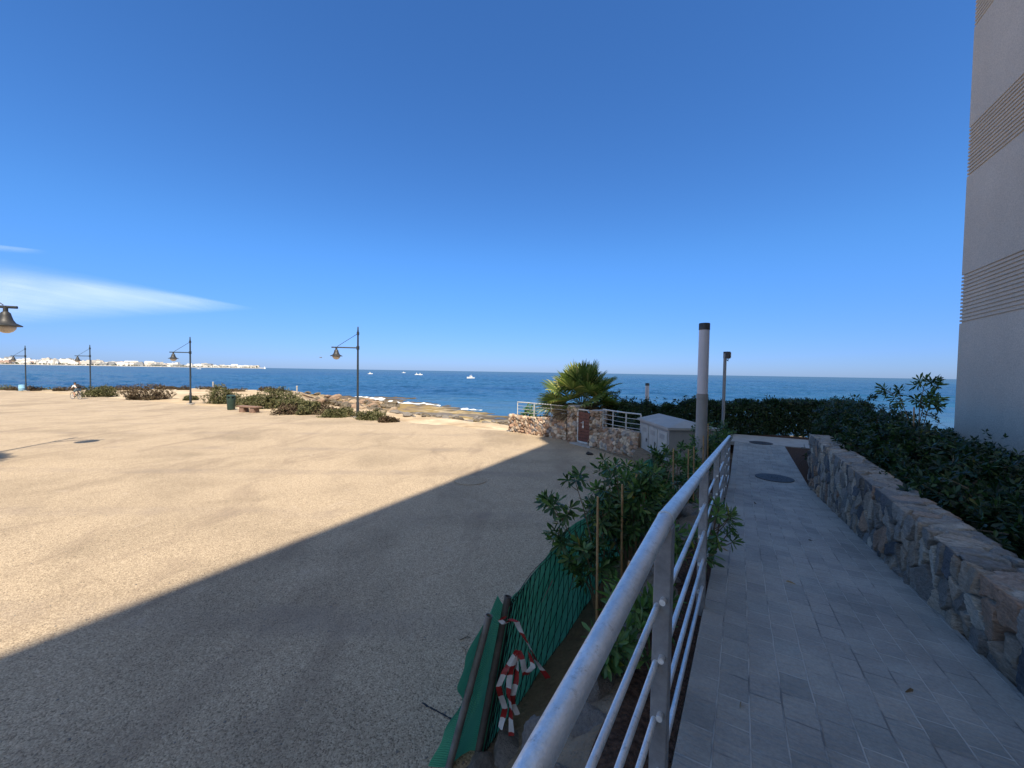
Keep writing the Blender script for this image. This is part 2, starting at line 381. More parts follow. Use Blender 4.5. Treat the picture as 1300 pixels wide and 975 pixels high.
M['town_d'] = town_mat('town_grey', (0.26, 0.27, 0.28), (0.09, 0.10, 0.12))
M['town_land'] = pmat('far_sand', (0.56, 0.52, 0.46), (0.42, 0.39, 0.33), 0.02, 0.95)
M['town_tree'] = pmat('far_tree_green', (0.05, 0.07, 0.035), (0.08, 0.09, 0.05), 0.1, 0.95)

# sea
t = NT('sea_water'); v = t.coord()
s1 = t.coord('Object', (0.55, 1.0, 1.0))
big = t.noise(t.coord('Object', (0.004, 0.022, 1)), 0.7, 5, 0.6, 0.5)
c = t.mix(t.ramp(big, [(0.36, 0.0), (0.62, 1.0)]), (0.006, 0.036, 0.066), (0.012, 0.064, 0.098))
sp = t.n('ShaderNodeSeparateXYZ'); t.l(v, sp.inputs[0])
patch = t.noise(t.coord('Object', (0.03, 0.075, 1)), 1.0, 5, 0.6, 0.3)
near = t.ramp(t.math('MULTIPLY', sp.outputs[1], 1.0 / 260.0), [(0.14, 1.0), (0.5, 0.45), (1.0, 0.0)])
c = t.mix(t.math('MULTIPLY', near, t.ramp(patch, [(0.42, 0.0), (0.6, 0.6)])), c, (0.02, 0.10, 0.12))
sh = t.ramp(t.math('MULTIPLY', sp.outputs[1], 1.0 / 100.0), [(0.34, 1.0), (0.62, 0.3), (0.85, 0.0)])
c = t.mix(t.math('MULTIPLY', sh, t.ramp(t.noise(v, 0.14, 5, 0.6), [(0.45, 0.0), (0.6, 0.75)])), c, (0.035, 0.075, 0.095))
n1 = t.noise(s1, 0.55, 6, 0.62, 0.3); n2 = t.noise(t.coord('Object', (0.4, 1, 1)), 0.085, 3, 0.5)
hsum = t.math('ADD', t.math('MULTIPLY', n1, 0.45), t.math('MULTIPLY', n2, 1.2))
bn_ = t.bump(hsum, 0.30, 0.9)
p = t.bsdf(c, 0.6, 0, bn_, 0.0, 1.33, finish=False)
fr = t.n('ShaderNodeFresnel'); fr.inputs['IOR'].default_value = 1.33; t.l(bn_, fr.inputs['Normal'])
gl_ = t.n('ShaderNodeBsdfGlossy'); gl_.inputs['Roughness'].default_value = 0.12; t.l(bn_, gl_.inputs['Normal'])
mx = t.n('ShaderNodeMixShader'); t.l(t.math('MULTIPLY', fr.outputs[0], 0.50), mx.inputs[0]); t.l(p.outputs[0], mx.inputs[1]); t.l(gl_.outputs[0], mx.inputs[2]); t.l(mx.outputs[0], t.out.inputs[0]); M['sea'] = t.m
M['foam'] = pmat('sea_foam', (0.86, 0.88, 0.88), (0.66, 0.72, 0.74), 3, 0.8)

# ------------------------------------------------------------------ light
TH, EL = R(-12), R(55)
SDIR = Vector((math.sin(TH), math.cos(TH), 0))          # where shadows fall
to_sun = Vector((-SDIR.x * math.cos(EL), -SDIR.y * math.cos(EL), math.sin(EL)))
sun_d = bpy.data.lights.new('sun', 'SUN'); sun = bpy.data.objects.new('sun', sun_d); COL.objects.link(sun)
sun_d.energy = 5.0; sun_d.angle = R(0.53); sun_d.color = (1.0, 0.88, 0.71)
sun.rotation_mode = 'QUATERNION'; sun.rotation_quaternion = (-to_sun).to_track_quat('-Z', 'Y'); sun.location = (0, 0, 60)
w = bpy.data.worlds.new('World'); SC.world = w; w.use_nodes = True
nt = w.node_tree; nt.nodes.clear()
sky = nt.nodes.new('ShaderNodeTexSky'); sky.sky_type = 'NISHITA'; sky.sun_disc = False
sky.sun_elevation = EL; sky.sun_rotation = math.atan2(to_sun.x, to_sun.y)
sky.altitude = 0; sky.air_density = 1.0; sky.dust_density = 0.25; sky.ozone_density = 4.0
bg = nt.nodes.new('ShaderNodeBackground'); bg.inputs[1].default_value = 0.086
out = nt.nodes.new('ShaderNodeOutputWorld')
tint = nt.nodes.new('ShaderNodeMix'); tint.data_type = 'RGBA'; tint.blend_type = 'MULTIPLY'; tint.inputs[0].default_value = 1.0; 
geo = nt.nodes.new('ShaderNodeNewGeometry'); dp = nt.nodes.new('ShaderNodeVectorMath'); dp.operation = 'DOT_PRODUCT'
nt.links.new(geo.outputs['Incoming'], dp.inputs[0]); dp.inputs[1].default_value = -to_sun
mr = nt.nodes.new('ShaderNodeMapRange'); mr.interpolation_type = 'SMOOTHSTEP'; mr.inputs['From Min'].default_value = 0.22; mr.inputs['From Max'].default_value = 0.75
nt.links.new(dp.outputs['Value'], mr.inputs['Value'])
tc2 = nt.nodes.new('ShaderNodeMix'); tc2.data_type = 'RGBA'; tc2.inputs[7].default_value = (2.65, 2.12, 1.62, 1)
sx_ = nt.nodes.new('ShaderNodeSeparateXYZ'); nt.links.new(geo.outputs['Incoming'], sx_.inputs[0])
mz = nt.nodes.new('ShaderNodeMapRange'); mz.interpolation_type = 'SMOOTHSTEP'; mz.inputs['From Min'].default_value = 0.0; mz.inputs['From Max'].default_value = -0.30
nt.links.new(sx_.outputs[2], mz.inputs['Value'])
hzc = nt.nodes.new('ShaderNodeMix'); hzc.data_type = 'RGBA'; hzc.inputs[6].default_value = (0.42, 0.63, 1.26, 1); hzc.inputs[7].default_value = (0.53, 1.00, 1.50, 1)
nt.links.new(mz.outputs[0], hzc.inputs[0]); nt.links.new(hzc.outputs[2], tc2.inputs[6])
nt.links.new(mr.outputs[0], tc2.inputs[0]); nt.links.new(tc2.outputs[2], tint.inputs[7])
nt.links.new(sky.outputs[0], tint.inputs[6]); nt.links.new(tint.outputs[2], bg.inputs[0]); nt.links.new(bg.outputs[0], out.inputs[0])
SC.view_settings.view_transform = 'Standard'; SC.view_settings.look = 'None'
SC.view_settings.gamma = 1.0; SC.view_settings.exposure = 0.55
SC.cycles.max_bounces = 8; SC.cycles.diffuse_bounces = 4; SC.cycles.transparent_max_bounces = 12
try: SC.cycles.use_denoising = True
except Exception: pass

# ------------------------------------------------------------------ local frames
U = Vector((0.5052, 0.8630, 0)); RN = Vector((0.8630, -0.5052, 0)); C0 = -0.1806
PW = 1.43                                              # path width
def zp(s): return 1.40 - 0.1 * min(max(s - 1.35, 0.0), 8.8)
def PQ(s, q, z): p = U * s + RN * (C0 + q); return Vector((p.x, p.y, z))
UB = Vector((math.sin(R(28.2)), math.cos(R(28.2)), 0)); NB = Vector((-UB.y, UB.x, 0))
BC = Vector((10.15, 9.0, 0))                           # far corner of the building
SEA = -1.5
def tilt(x): return 0.0105 * np.minimum(0, np.asarray(x, float) + 8)
QX = [-200, -57, -40, -24, -8.8, 0.05, 2.45, 3.4, 3.9, 9]; QY = [118, 46.8, 38.7, 30.2, 22.7, 18.45, 16.3, 14.2, 12.4, 11.6]
EX = [-200, -68, -57, -48, -30, -24, -14, -6, 0, 3, 9, 60]; EY = [46, 50.5, 55, 60, 54, 43, 29.5, 24.2, 20.3, 18.6, 18.2, 18.2]
WX = [-200, -68, -48, -31, -22, -15, -6, -1, 4, 10, 60]; WY = [49, 54, 64.5, 61, 53, 48.5, 39.5, 33.5, 29, 26, 24]
def ter_z(x, y):
    x = np.asarray(x, float); y = np.asarray(y, float)
    e = np.interp(x, EX, EY); wv_ = np.interp(x, WX, WY)
    n = fbm(x * 0.22, y * 0.22, 3); n2 = fbm(x * 0.9, y * 0.9, 9)
    yy = y + (n - 0.47) * 5.0 * sstep(0, 6, np.abs(x + 4) + 2)
    tt = np.clip((yy - e) / np.maximum(wv_ - e, 0.5), -5, 5)
    steep = 1 - sstep(-26, -10, x)
    zl = -1.15 * sstep(-0.1, 0.9, tt); zr = -1.22 * sstep(0.0, 0.55, tt)
    z = zl * steep + zr * (1 - steep)
    z = z - 0.36 * np.clip(tt - 0.75, 0, 6) + (n2 - 0.47) * 0.30 * sstep(-0.3, 0.35, tt) + (n - 0.47) * 0.20 * sstep(-0.3, 0.3, tt)
    return z + tilt(x) * (1 - sstep(0, 1, tt)) - 0.05

# ------------------------------------------------------------------ SETTING: ground, sea
xs = np.concatenate([np.linspace(-200, -80, 121)[:-1], np.linspace(-80, 20, 360)[:-1], np.linspace(20, 60, 30)])
ys = np.concatenate([np.linspace(-60, 14, 20)[:-1], np.linspace(14, 72, 200)[:-1], np.linspace(72, 130, 30)])
X, Y = np.meshgrid(xs, ys, indexing='ij')
Z = ter_z(X, Y)
Z = np.where((X > 4) & (Y < 16), np.minimum(Z, -0.12), Z)
me = np_mesh('ground', np.stack([X.ravel(), Y.ravel(), Z.ravel()], 1), grid_quads(len(xs), len(ys)), True)
zz = Z.ravel(); xr = X.ravel(); yr = Y.ravel()
nA = fbm(xr * 0.35, yr * 0.35, 21); nB = fbm(xr * 1.3, yr * 1.3, 31); nC = fbm(xr * 0.12, yr * 0.3, 41)
def cmix(a, b, f): return a * (1 - f[:, None]) + np.array(b)[None, :] * f[:, None]
colr = np.tile(np.array([[0.52, 0.40, 0.255]]), (len(xr), 1))
colr = cmix(colr, (0.62, 0.50, 0.34), sstep(0.45, 0.6, nA))
colr = cmix(colr, (0.36, 0.26, 0.16), sstep(0.52, 0.66, nB) * 0.6)
low = sstep(-0.35, -0.95, zz)
reef = cmix(np.tile(np.array([[0.30, 0.215, 0.085]]), (len(xr), 1)), (0.46, 0.37, 0.23), sstep(0.46, 0.58, nB))
reef = cmix(reef, (0.17, 0.15, 0.125), sstep(0.50, 0.60, nC))
colr = colr * (1 - low[:, None]) + reef * low[:, None]
colr = cmix(colr, (0.075, 0.062, 0.045), sstep(-1.36, -1.50, zz) * 0.9)
colr = cmix(colr, (0.16, 0.115, 0.08), sstep(0.44, 0.56, nB) * sstep(-27, -22, xr) * sstep(-8, -11, xr) * sstep(-0.12, -0.4, zz) * 0.8)
dk = sstep(0.5, 0.62, fbm(xr * 0.15, yr * 0.5, 77)) * sstep(-0.15, -0.45, zz - tilt(xr)) * (xr < -20)
colr = cmix(colr, (0.12, 0.085, 0.06), dk * 0.8)
set_color(me, colr)
tag(link('ground', me, M['terrain']), kind='structure')

# plaza sheet
pxs = np.linspace(-190, 9, 200); nv = 60
V = []
for x in pxs:
    yq = np.interp(x, QX, QY); yq += 0.12 * math.sin(x * 1.7) + 0.10 * math.sin(x * 4.1 + 1) if x < -0.5 else 0
    for k in range(nv):
        y = -40 + (yq + 40) * k / (nv - 1)
        V.append((x, y, float(tilt(x))))
me = np_mesh('plaza', np.array(V), grid_quads(len(pxs), nv), True)
tag(link('plaza', me, M['plaza']), kind='structure')

# sea: one sheet to the horizon, its near part moulded into waves
ang = np.radians(np.linspace(-72, 72, 980)); rad = np.concatenate([np.geomspace(26, 900, 520), np.geomspace(900, 80000, 60)[1:]])
A_, R_ = np.meshgrid(ang, rad, indexing='ij'); X = np.sin(A_) * R_; Y = np.cos(A_) * R_
def wv(sx, sy, sd): 
    n_ = fbm(X * sx, Y * sy + 0.25 * sx * X, sd, 3) / 0.875; return (1 - np.abs(2 * n_ - 1)) - 0.84
fade = sstep(1900, 700, R_); shal = sstep(42, 95, Y + np.abs(X) * 0.25)
Z = SEA + fade * (0.05 + 0.95 * shal) * (0.75 * wv(0.035, 0.075, 5) + 0.55 * wv(0.11, 0.20, 8) * sstep(700, 300, R_) + 0.30 * wv(0.34, 0.5, 12) * sstep(420, 180, R_))
tag(link('sea', np_mesh('sea', np.stack([X.ravel(), Y.ravel(), Z.ravel()], 1), grid_quads(len(ang), len(rad))[:, ::-1], True), M['sea']), kind='structure')

# breaking waves: low ridges of foam near the reef
def foam(name, p0, p1, wid, seed, label):
    n = 90; r = rng(seed); V = []
    a = Vector(p0); b = Vector(p1); d = (b - a); L = d.length; d.normalize(); nn_ = Vector((-d.y, d.x, 0))
    for i in range(n):
        f = i / (n - 1); c = a + d * (L * f) + nn_ * (0.5 * math.sin(f * 7 + seed) + 0.25 * math.sin(f * 23))
        hw = wid * math.sin(math.pi * f) ** 0.6 * (0.15 + 1.1 * float(vnoise(f * 16, 0, seed)))
        for j, (o, h) in enumerate(((-1, 0.0), (-0.4, 0.6), (0.1, 1.0), (0.6, 0.45), (1, 0.0))):
            jit = float(vnoise(f * 60, j * 3.1, seed + 5)) - 0.5
            V.append((c.x + nn_.x * hw * (o + 0.35 * jit), c.y + nn_.y * hw * (o + 0.35 * jit), SEA + 0.05 + 0.24 * h * min(1, hw) * (0.6 + jit)))
    o = link(name, np_mesh(name, np.array(V), grid_quads(n, 5), True), M['foam'])
    tag(o, label, 'breaking wave', 'foam of waves breaking off the reef')
foam('breaking_wave', gp(500, 510.5, SEA), gp(562, 516, SEA), 0.85, 3, 'long white line of foam on the wave breaking before the reef')
foam('breaking_wave', gp(470, 505.5, SEA), gp(489, 508.5, SEA), 1.0, 5, 'short white foam crest right of the lamp post by the boulders')
foam('breaking_wave', gp(493, 509.5, SEA), gp(500, 510.5, SEA), 0.55, 6, 'tiny white foam patch between the two longer foam lines')
foam('breaking_wave', gp(586, 518.5, SEA), gp(606, 522, SEA), 0.45, 8, 'thin faint foam streak near the stone garden wall')
foam('breaking_wave', gp(456, 503.5, SEA), gp(464, 505.2, SEA), 0.5, 9, 'small white foam dab just beside the nearest lamp post')

# ------------------------------------------------------------------ ramp path and planting ground
ss = np.concatenate([np.linspace(-3, 10.3, 90), np.linspace(10.5, 16.3, 14)])
V = []; uvs = []
for s in ss:
    for q in np.linspace(0, PW, 6):
        V.append(PQ(s, q, zp(s))); uvs.append((s, q))
me = np_mesh('path', np.array([tuple(v) for v in V]), grid_quads(len(ss), 6), True)
uvl = me.uv_layers.new(name='UVMap'); li = np.zeros(len(me.loops), np.int32); me.loops.foreach_get('vertex_index', li)
uvl.data.foreach_set('uv', np.array(uvs, np.float32)[li].ravel())
tag(link('path', me, M['pavers']), kind='structure')
# cut edge of the paving towards the planting strip
V = []
for s in ss:
    for dz in (0.0, -0.12): V.append(PQ(s, -0.004, zp(s) + dz - 0.003))
    V.append(PQ(s, 0.02, zp(s) - 0.12))
tag(link('path_edge', np_mesh('path_edge', np.array([tuple(v) for v in V]), grid_quads(len(ss), 3)), M['concrete']), kind='structure')
# pale cross strip where the path meets the hedge
mb = MB(); a = PQ(15.3, -0.6, 0.53); mb.prism([PQ(15.6, -0.3, 0).xy, PQ(15.6, 3.2, 0).xy, PQ(17.6, 3.2, 0).xy, PQ(17.6, -0.3, 0).xy], 0.40, 0.526)
tag(mb.build('cross_path', M['concrete']), kind='structure')

# planting strip between railing and plaza
qs = np.array([-1.46, -1.38, -1.15, -0.95, -0.75, -0.55, -0.40, -0.28, -0.18, -0.10, -0.01])
ssb = np.linspace(-3, 12.5, 260); V = []
for s in ssb:
    zt = zp(s) - 0.05
    for q in qs:
        f = sstep(-1.15, -0.26, q); nz = (float(fbm(s * 3, q * 3, 51)) - 0.47)
        z = 0.03 + 0.10 * sstep(-1.42, -1.1, q) + (zt - 0.10) * f * 0.98 + nz * 0.16 * sstep(-1.45, -1.2, q) * (1 - sstep(-0.18, -0.05, q))
        if q < -1.40: z = -0.05
        if q > -0.16: z = zt + nz * 0.03
        V.append(PQ(s, q, z))
me = np_mesh('planting_soil', np.array([tuple(v) for v in V]), grid_quads(len(ssb), len(qs)), True)
me.materials.append(M['soil']); me.materials.append(M['mulch'])
mi = np.zeros((len(ssb) - 1, len(qs) - 1), np.int32); mi[:, 7:] = 1
me.polygons.foreach_set('material_index', mi.ravel())
tag(link('planting_soil', me), kind='structure')
def soil_z(s, q):
    f = float(sstep(-1.15, -0.26, q)); return 0.13 + (zp(s) - 0.15) * f * 0.98
# level garden ground behind cabinet and gate, and raised bed by the building
mb = MB(); mb.prism([(2.6, 16.0), (3.75, 12.9), (4.6, 10.8), (5.9, 10.2), PQ(12.3, -0.02, 0).xy, PQ(14.7, -0.02, 0).xy, (9.6, 16.9), (8.0, 18.0), (3.2, 18.0)], -0.3, 0.06)
mb.prism([PQ(10.0, -0.9, 0).xy, PQ(10.0, -0.02, 0).xy, PQ(15.9, -0.32, 0).xy, PQ(15.9, -3, 0).xy, PQ(12, -2.6, 0).xy], 0.0, 0.40)
tag(mb.build('garden_soil', M['soil']), kind='structure')
mb = MB()
bedw = [PQ(-3, PW + 0.28, 0), PQ(10.1, PW + 0.28, 0)]
bb0 = BC + UB * 0.0 + NB * -0.4; bb1 = BC - UB * 13 + NB * -0.4
mb.prism([bedw[0].xy, bb1.xy, bb0.xy, (PQ(10.1, PW + 4.2, 0)).xy, bedw[1].xy], 0.2, 1.30)
tag(mb.build('bed_soil', M['soil']), kind='structure')
mb = MB(); mb.prism([PQ(10.1, PW + 0.0, 0).xy, PQ(10.1, 12, 0).xy, PQ(18.5, 12, 0).xy, PQ(18.5, -6, 0).xy, PQ(15.9, -6, 0).xy, PQ(15.9, PW + 0.01, 0).xy], -0.8, 0.50)
tag(mb.build('shore_soil', M['mulch']), kind='structure')

# ------------------------------------------------------------------ stone masonry
PAL_R = [((0.19, 0.18, 0.165), 3), ((0.29, 0.25, 0.205), 5), ((0.42, 0.325, 0.235), 5), ((0.34, 0.21, 0.135), 3), ((0.095, 0.096, 0.10), 3), ((0.52, 0.44, 0.34), 3), ((0.22, 0.19, 0.16), 3)]
PAL_G = [((0.50, 0.36, 0.25), 4), ((0.62, 0.50, 0.37), 4), ((0.30, 0.19, 0.12), 3), ((0.36, 0.33, 0.30), 2), ((0.44, 0.28, 0.19), 3), ((0.24, 0.22, 0.21), 2)]
def masonry(name, pts, zb, zt, thick, cw, ch, res, relief, pal, mat, parent=None, seed=1, mortar=(0.30, 0.27, 0.235), back=0.4, caps=True, vert=1.0, toptan=None):
    """pts: list of ground points along the FRONT face (front is on the left... normal = (-dir.y, dir.x)); zb, zt functions of run length"""
    P = [Vector((p[0], p[1], 0)) for p in pts]; cum = [0]
    for a, b in zip(P, P[1:]): cum.append(cum[-1] + (b - a).length)
    L = cum[-1]; ns = max(4, int(L / res)); S_ = np.linspace(0, L, ns)
    px_ = np.interp(S_, cum, [p.x for p in P]); py_ = np.interp(S_, cum, [p.y for p in P])
    tx = np.gradient(px_, S_); ty = np.gradient(py_, S_)
    k = max(3, int(0.15 / res)) | 1
    if len(P) > 2:
        ker = np.ones(k) / k; pad = k // 2
        tx = np.convolve(np.pad(tx, pad, 'edge'), ker, 'valid'); ty = np.convolve(np.pad(ty, pad, 'edge'), ker, 'valid')
    ln = np.hypot(tx, ty); tx /= ln; ty /= ln; nx, ny = -ty, tx
    ZB = np.array([zb(s) for s in S_]); ZT = np.array([zt(s) for s in S_]); H = ZT - ZB
    nf = max(4, int(H.max() / res)); ntp = max(3, int(thick / res)); nbk = max(2, int(back / (res * 3)))
    rows = [('f', j / nf) for j in range(nf + 1)] + [('t', j / ntp) for j in range(1, ntp)] + [('b', j / nbk) for j in range(nbk + 1)]
    nr = len(rows); Vv = np.zeros((ns, nr)); PX = np.zeros((ns, nr, 3)); ND = np.zeros((ns, nr, 3))
    for j, (k_, f) in enumerate(rows):
        if k_ == 'f':
            z = ZB + H * f; PX[:, j] = np.stack([px_, py_, z], 1); Vv[:, j] = z - ZT
            wq = sstep(0.05, 0.0, ZT - z) * 0.7
            ND[:, j] = np.stack([nx * (1 - wq * 0.5), ny * (1 - wq * 0.5), wq], 1)
        elif k_ == 't':
            PX[:, j] = np.stack([px_ - nx * thick * f, py_ - ny * thick * f, ZT], 1); Vv[:, j] = thick * f
            ND[:, j] = (0, 0, 1)
        else:
            z = ZT - back * f; PX[:, j] = np.stack([px_ - nx * thick, py_ - ny * thick, z], 1); Vv[:, j] = thick + back * f
            ND[:, j] = np.stack([-nx, -ny, np.zeros(ns)], 1)
    Sg = np.repeat(S_[:, None], nr, 1)
    r = rng(seed); seeds = []
    v0, v1 = Vv.min() - ch, Vv.max() + ch
    nj = int((v1 - v0) / ch) + 1; ni = int(L / cw) + 3
    for jj in range(nj):
        i = 0; s_ = -cw + r.random() * cw
        while s_ < L + cw:
            seeds.append((s_, v0 + (jj + 0.5 + (r.random() - 0.5) * 0.85) * ch)); s_ += cw * (0.5 + r.random() * 1.0)
    kd = kdtree.KDTree(len(seeds)); 
    for i, (a, b) in enumerate(seeds): kd.insert((a * 1.0, b * vert, 0), i)
    kd.balance()
    wx = (fbm(Sg * 9, Vv * 9, seed + 2) - 0.47) * cw * 0.30; wy = (fbm(Sg * 9 + 9, Vv * 9, seed + 3) - 0.47) * ch * 0.30
    A = (Sg + wx).ravel(); B = ((Vv + wy) * vert).ravel()
    e = np.zeros(A.size); cid = np.zeros(A.size, int)
    for i in range(A.size):
        q = kd.find_n((A[i], B[i], 0), 2); cid[i] = q[0][1]; e[i] = q[1][2] - q[0][2]
    cof = r.random(len(seeds)); pw = np.array([p[1] for p in pal], float); pw /= pw.sum()
    cp = r.choice(len(pal), len(seeds), p=pw); pc = np.array([p[0] for p in pal])
    br_ = 0.75 + 0.5 * r.random(len(seeds)); tl = r.normal(0, 1, (len(seeds), 2)); sd = np.array(seeds)
    g = sstep(0.004, 0.022 * cw / 0.22, e)
    fine = fbm(Sg.ravel() * 22, Vv.ravel() * 22, seed + 8) - 0.47
    med = fbm(Sg.ravel() * 9, Vv.ravel() * 9, seed + 18) - 0.47
    dt = (A - sd[cid, 0]) * tl[cid, 0] * 0.13 + (B / vert - sd[cid, 1]) * tl[cid, 1] * 0.13
    chip = np.abs(2 * fbm(Sg.ravel() * 13, Vv.ravel() * 13 + cid * 3.7, seed + 41) - 0.94)
    hole = sstep(0.50, 0.62, vnoise(Sg.ravel() * 4, Vv.ravel() * 4, seed + 33))
    D = relief * (g * (0.45 + 0.9 * cof[cid]) - (1 - g) * (0.45 + 2.2 * hole)) + g * dt + fine * relief * 0.9 + med * relief * 0.5 + np.floor(chip * 5) / 5 * relief * 0.9 * g
    top = (np.array([k_ for k_, f in rows]) == 't')
    D = D - relief * 2.2 * hole * (1 - sstep(0.0, 0.055 * cw / 0.22, e)); D = D.reshape(ns, nr); D[:, top] *= 0.55
    Vtx = PX + ND * D[:, :, None]
    Cc = pc[cp[cid]] * (br_[cid] * (0.80 + 0.45 * fbm(Sg.ravel() * 16, Vv.ravel() * 30, seed + 61)))[:, None]
    dm = sstep(0.55, 0.25, g) * (1 - 0.9 * hole)
    Cc = Cc * (1 - dm[:, None]) + np.array(mortar)[None] * (0.75 + 0.5 * vnoise(Sg.ravel() * 8, Vv.ravel() * 8, seed + 5))[:, None] * dm[:, None]
    if toptan is not None:
        tm = np.repeat(top[None, :], ns, 0).ravel() * 0.45
        Cc = Cc * (1 - tm[:, None]) + np.array(toptan)[None] * tm[:, None]
    me = np_mesh(name, Vtx.reshape(-1, 3), grid_quads(ns, nr)[:, ::-1], True)
    set_color(me, Cc)
    if caps:
        import bmesh
        bm = bmesh.new(); bm.from_mesh(me); bm.verts.ensure_lookup_table()
        for i0 in (0, ns - 1):
            ring = [bm.verts[i0 * nr + j] for j in range(nr)]
            try:
                f_ = bm.faces.new(ring if i0 else ring[::-1]); bmesh.ops.triangulate(bm, faces=[f_])
            except Exception: pass
        bm.to_mesh(me); bm.free()
    return link(name, me, mat, parent)

# long retaining wall on the right of the path
WL = 13.4
o = masonry('stone_wall', [PQ(10.25 - WL, PW, 0), PQ(10.25, PW, 0)], lambda s: zp(10.25 - WL + s) - 0.06, lambda s: 1.70 - 0.008 * s, 0.33, 0.155, 0.20, 0.0125, 0.014,
            PAL_R, M['stone_wall'], None, 5, (0.27, 0.24, 0.20), 0.35, True, 0.78, (0.44, 0.40, 0.345))
o.data.polygons.foreach_set('use_smooth', [False] * len(o.data.polygons))
tag(o, 'long rough stone retaining wall with mortared top beside the paved ramp', 'stone wall')

# ------------------------------------------------------------------ building on the right
SH = ((BC - Vector((-4.87, 3.74, 0))).dot(-NB)) / (SDIR.dot(NB) / math.tan(EL))     # height whose roof edge throws the shadow line on the plaza
BL, BW = 62.0, 16.0
bld = thing('apartment_building', BC, 'tall beige plaster building with bands of horizontal grooves at right edge', 'building')
def ring(off, z):
    a = Vector((0, 0, z)) + UB * off + NB * off
    return [a, a + -UB * (BL + 2 * off), a + -UB * (BL + 2 * off) - NB * (BW + 2 * off), a - NB * (BW + 2 * off)]
zs = [(0.0, 0.2)]
def band(z0, z1, n=14):
    p = (z1 - z0) / n; o_ = []
    for i in range(n):
        o_ += [(0.0, z0 + p * i), (-0.028, z0 + p * i + 0.006), (-0.028, z0 + p * (i + 0.42)), (0.0, z0 + p * (i + 0.42) + 0.006)]
    return o_
k = 0
for z0 in (4.06, 7.34, 10.62, 13.9, 17.18, 20.46):
    if z0 + 1.13 < SH - 0.5: zs += band(z0, z0 + 1.13)
zs.append((0.0, SH))
mb = MB(); vs = []; fs = []
for off, z in zs: vs += ring(off, z)
for i in range(len(zs) - 1):
    for j in range(4): fs.append((i * 4 + j, i * 4 + (j + 1) % 4, i * 4 + 4 + (j + 1) % 4, i * 4 + 4 + j))
mb.add(vs, [f[::-1] for f in fs]); mb.build('wall', M['plaster'], bld)
mb = MB(); mb.add(ring(-0.001, SH - 0.35), [(3, 2, 1, 0)]); mb.build('roof', M['concrete'], bld)
mb = MB(); c = -UB * 6.5 - NB * 1.6
# unseen block added on the roof to shade the palm beyond the garden wall
mb.prism([(-UB * 4.0 - NB * 0.3).xy, (-UB * 11.5 - NB * 0.3).xy, (-UB * 11.5 - NB * 5).xy, (-UB * 4.0 - NB * 5).xy], SH - 0.36, SH + 2.6)
mb.build('shade_block', M['plaster'], bld)

# ------------------------------------------------------------------ handrail
RQ = -0.02
def rail_z(s): return zp(s) + 0.937
rl = thing('handrail', PQ(1.33, RQ, zp(1.33)), 'galvanised tubular handrail with square posts and thin bars along the ramp', 'railing')
def rp(s, dz=0.0, dq=0.0):
    b = max(0.0, 1.33 - s); return PQ(s, RQ + dq - 0.0726 * b, rail_z(s) - 0.1745 * b + dz) - rl.location
mb = MB(); sl = [-0.9, -0.3, 0.3, 0.8, 1.15, 1.27, 1.34, 1.41, 1.55, 2.2, 2.9, 3.7, 4.5, 5.3, 6.1, 6.9, 7.7, 8.5, 9.2]
mb.tube([rp(s) for s in sl], 0.0252, 28)
e0 = rp(9.2); mb.tube([e0, e0 + U * 0.05 + Vector((0, 0, -0.012)), e0 + U * 0.07 + Vector((0, 0, -0.06)), e0 + U * 0.07 + Vector((0, 0, -0.12))], 0.025, 18)
mb.build('top_rail', M['galv'], rl, auto=40)
for s in (1.335, 2.9, 6.02):
    mb = MB(); d_ = (rp(s + 0.02) - rp(s - 0.02)).normalized(); mb.tube([rp(s) - d_ * 0.004, rp(s) + d_ * 0.004], 0.0263, 24)
    mb.build('weld_bead', M['galv'], rl, smooth=False)
POSTS = [-0.23, 1.33, 2.9, 4.46, 6.02, 7.58, 9.14]
RZ = -math.atan2(U.x, U.y)
for i, s in enumerate(POSTS):
    mb = MB(); zt = rail_z(s) - 0.018; zb = zp(s) - 0.30
    if s < 1.3: zt -= 0.1745 * (1.33 - s)
    c = PQ(s, RQ - 0.0726 * max(0, 1.33 - s), (zt + zb) / 2) - rl.location
    mb.box(c, (0.052, 0.062, zt - zb), RZ); mb.build('post', M['galv_flat'], rl, bevel=0.004)
for i in range(len(POSTS) - 1):
    a, b = POSTS[i], POSTS[i + 1]; sh = 0.0 if i % 2 else -0.035; dq = 0.010 if i % 2 else -0.012
    for dz in (-0.235, -0.42, -0.605, -0.79):
        mb = MB(); A_ = rp(a - 0.055, dz + sh, dq); B_ = rp(b + 0.0 - (0.032 if i % 2 else -0.05), dz + sh, dq)
        if a < 1.3: B_ = rp(1.33, dz + sh, dq) ; B_ = B_ - U * 0.028
        mb.tube([A_, B_], 0.0098, 10); mb.build('bar', M['galv'], rl, auto=40)

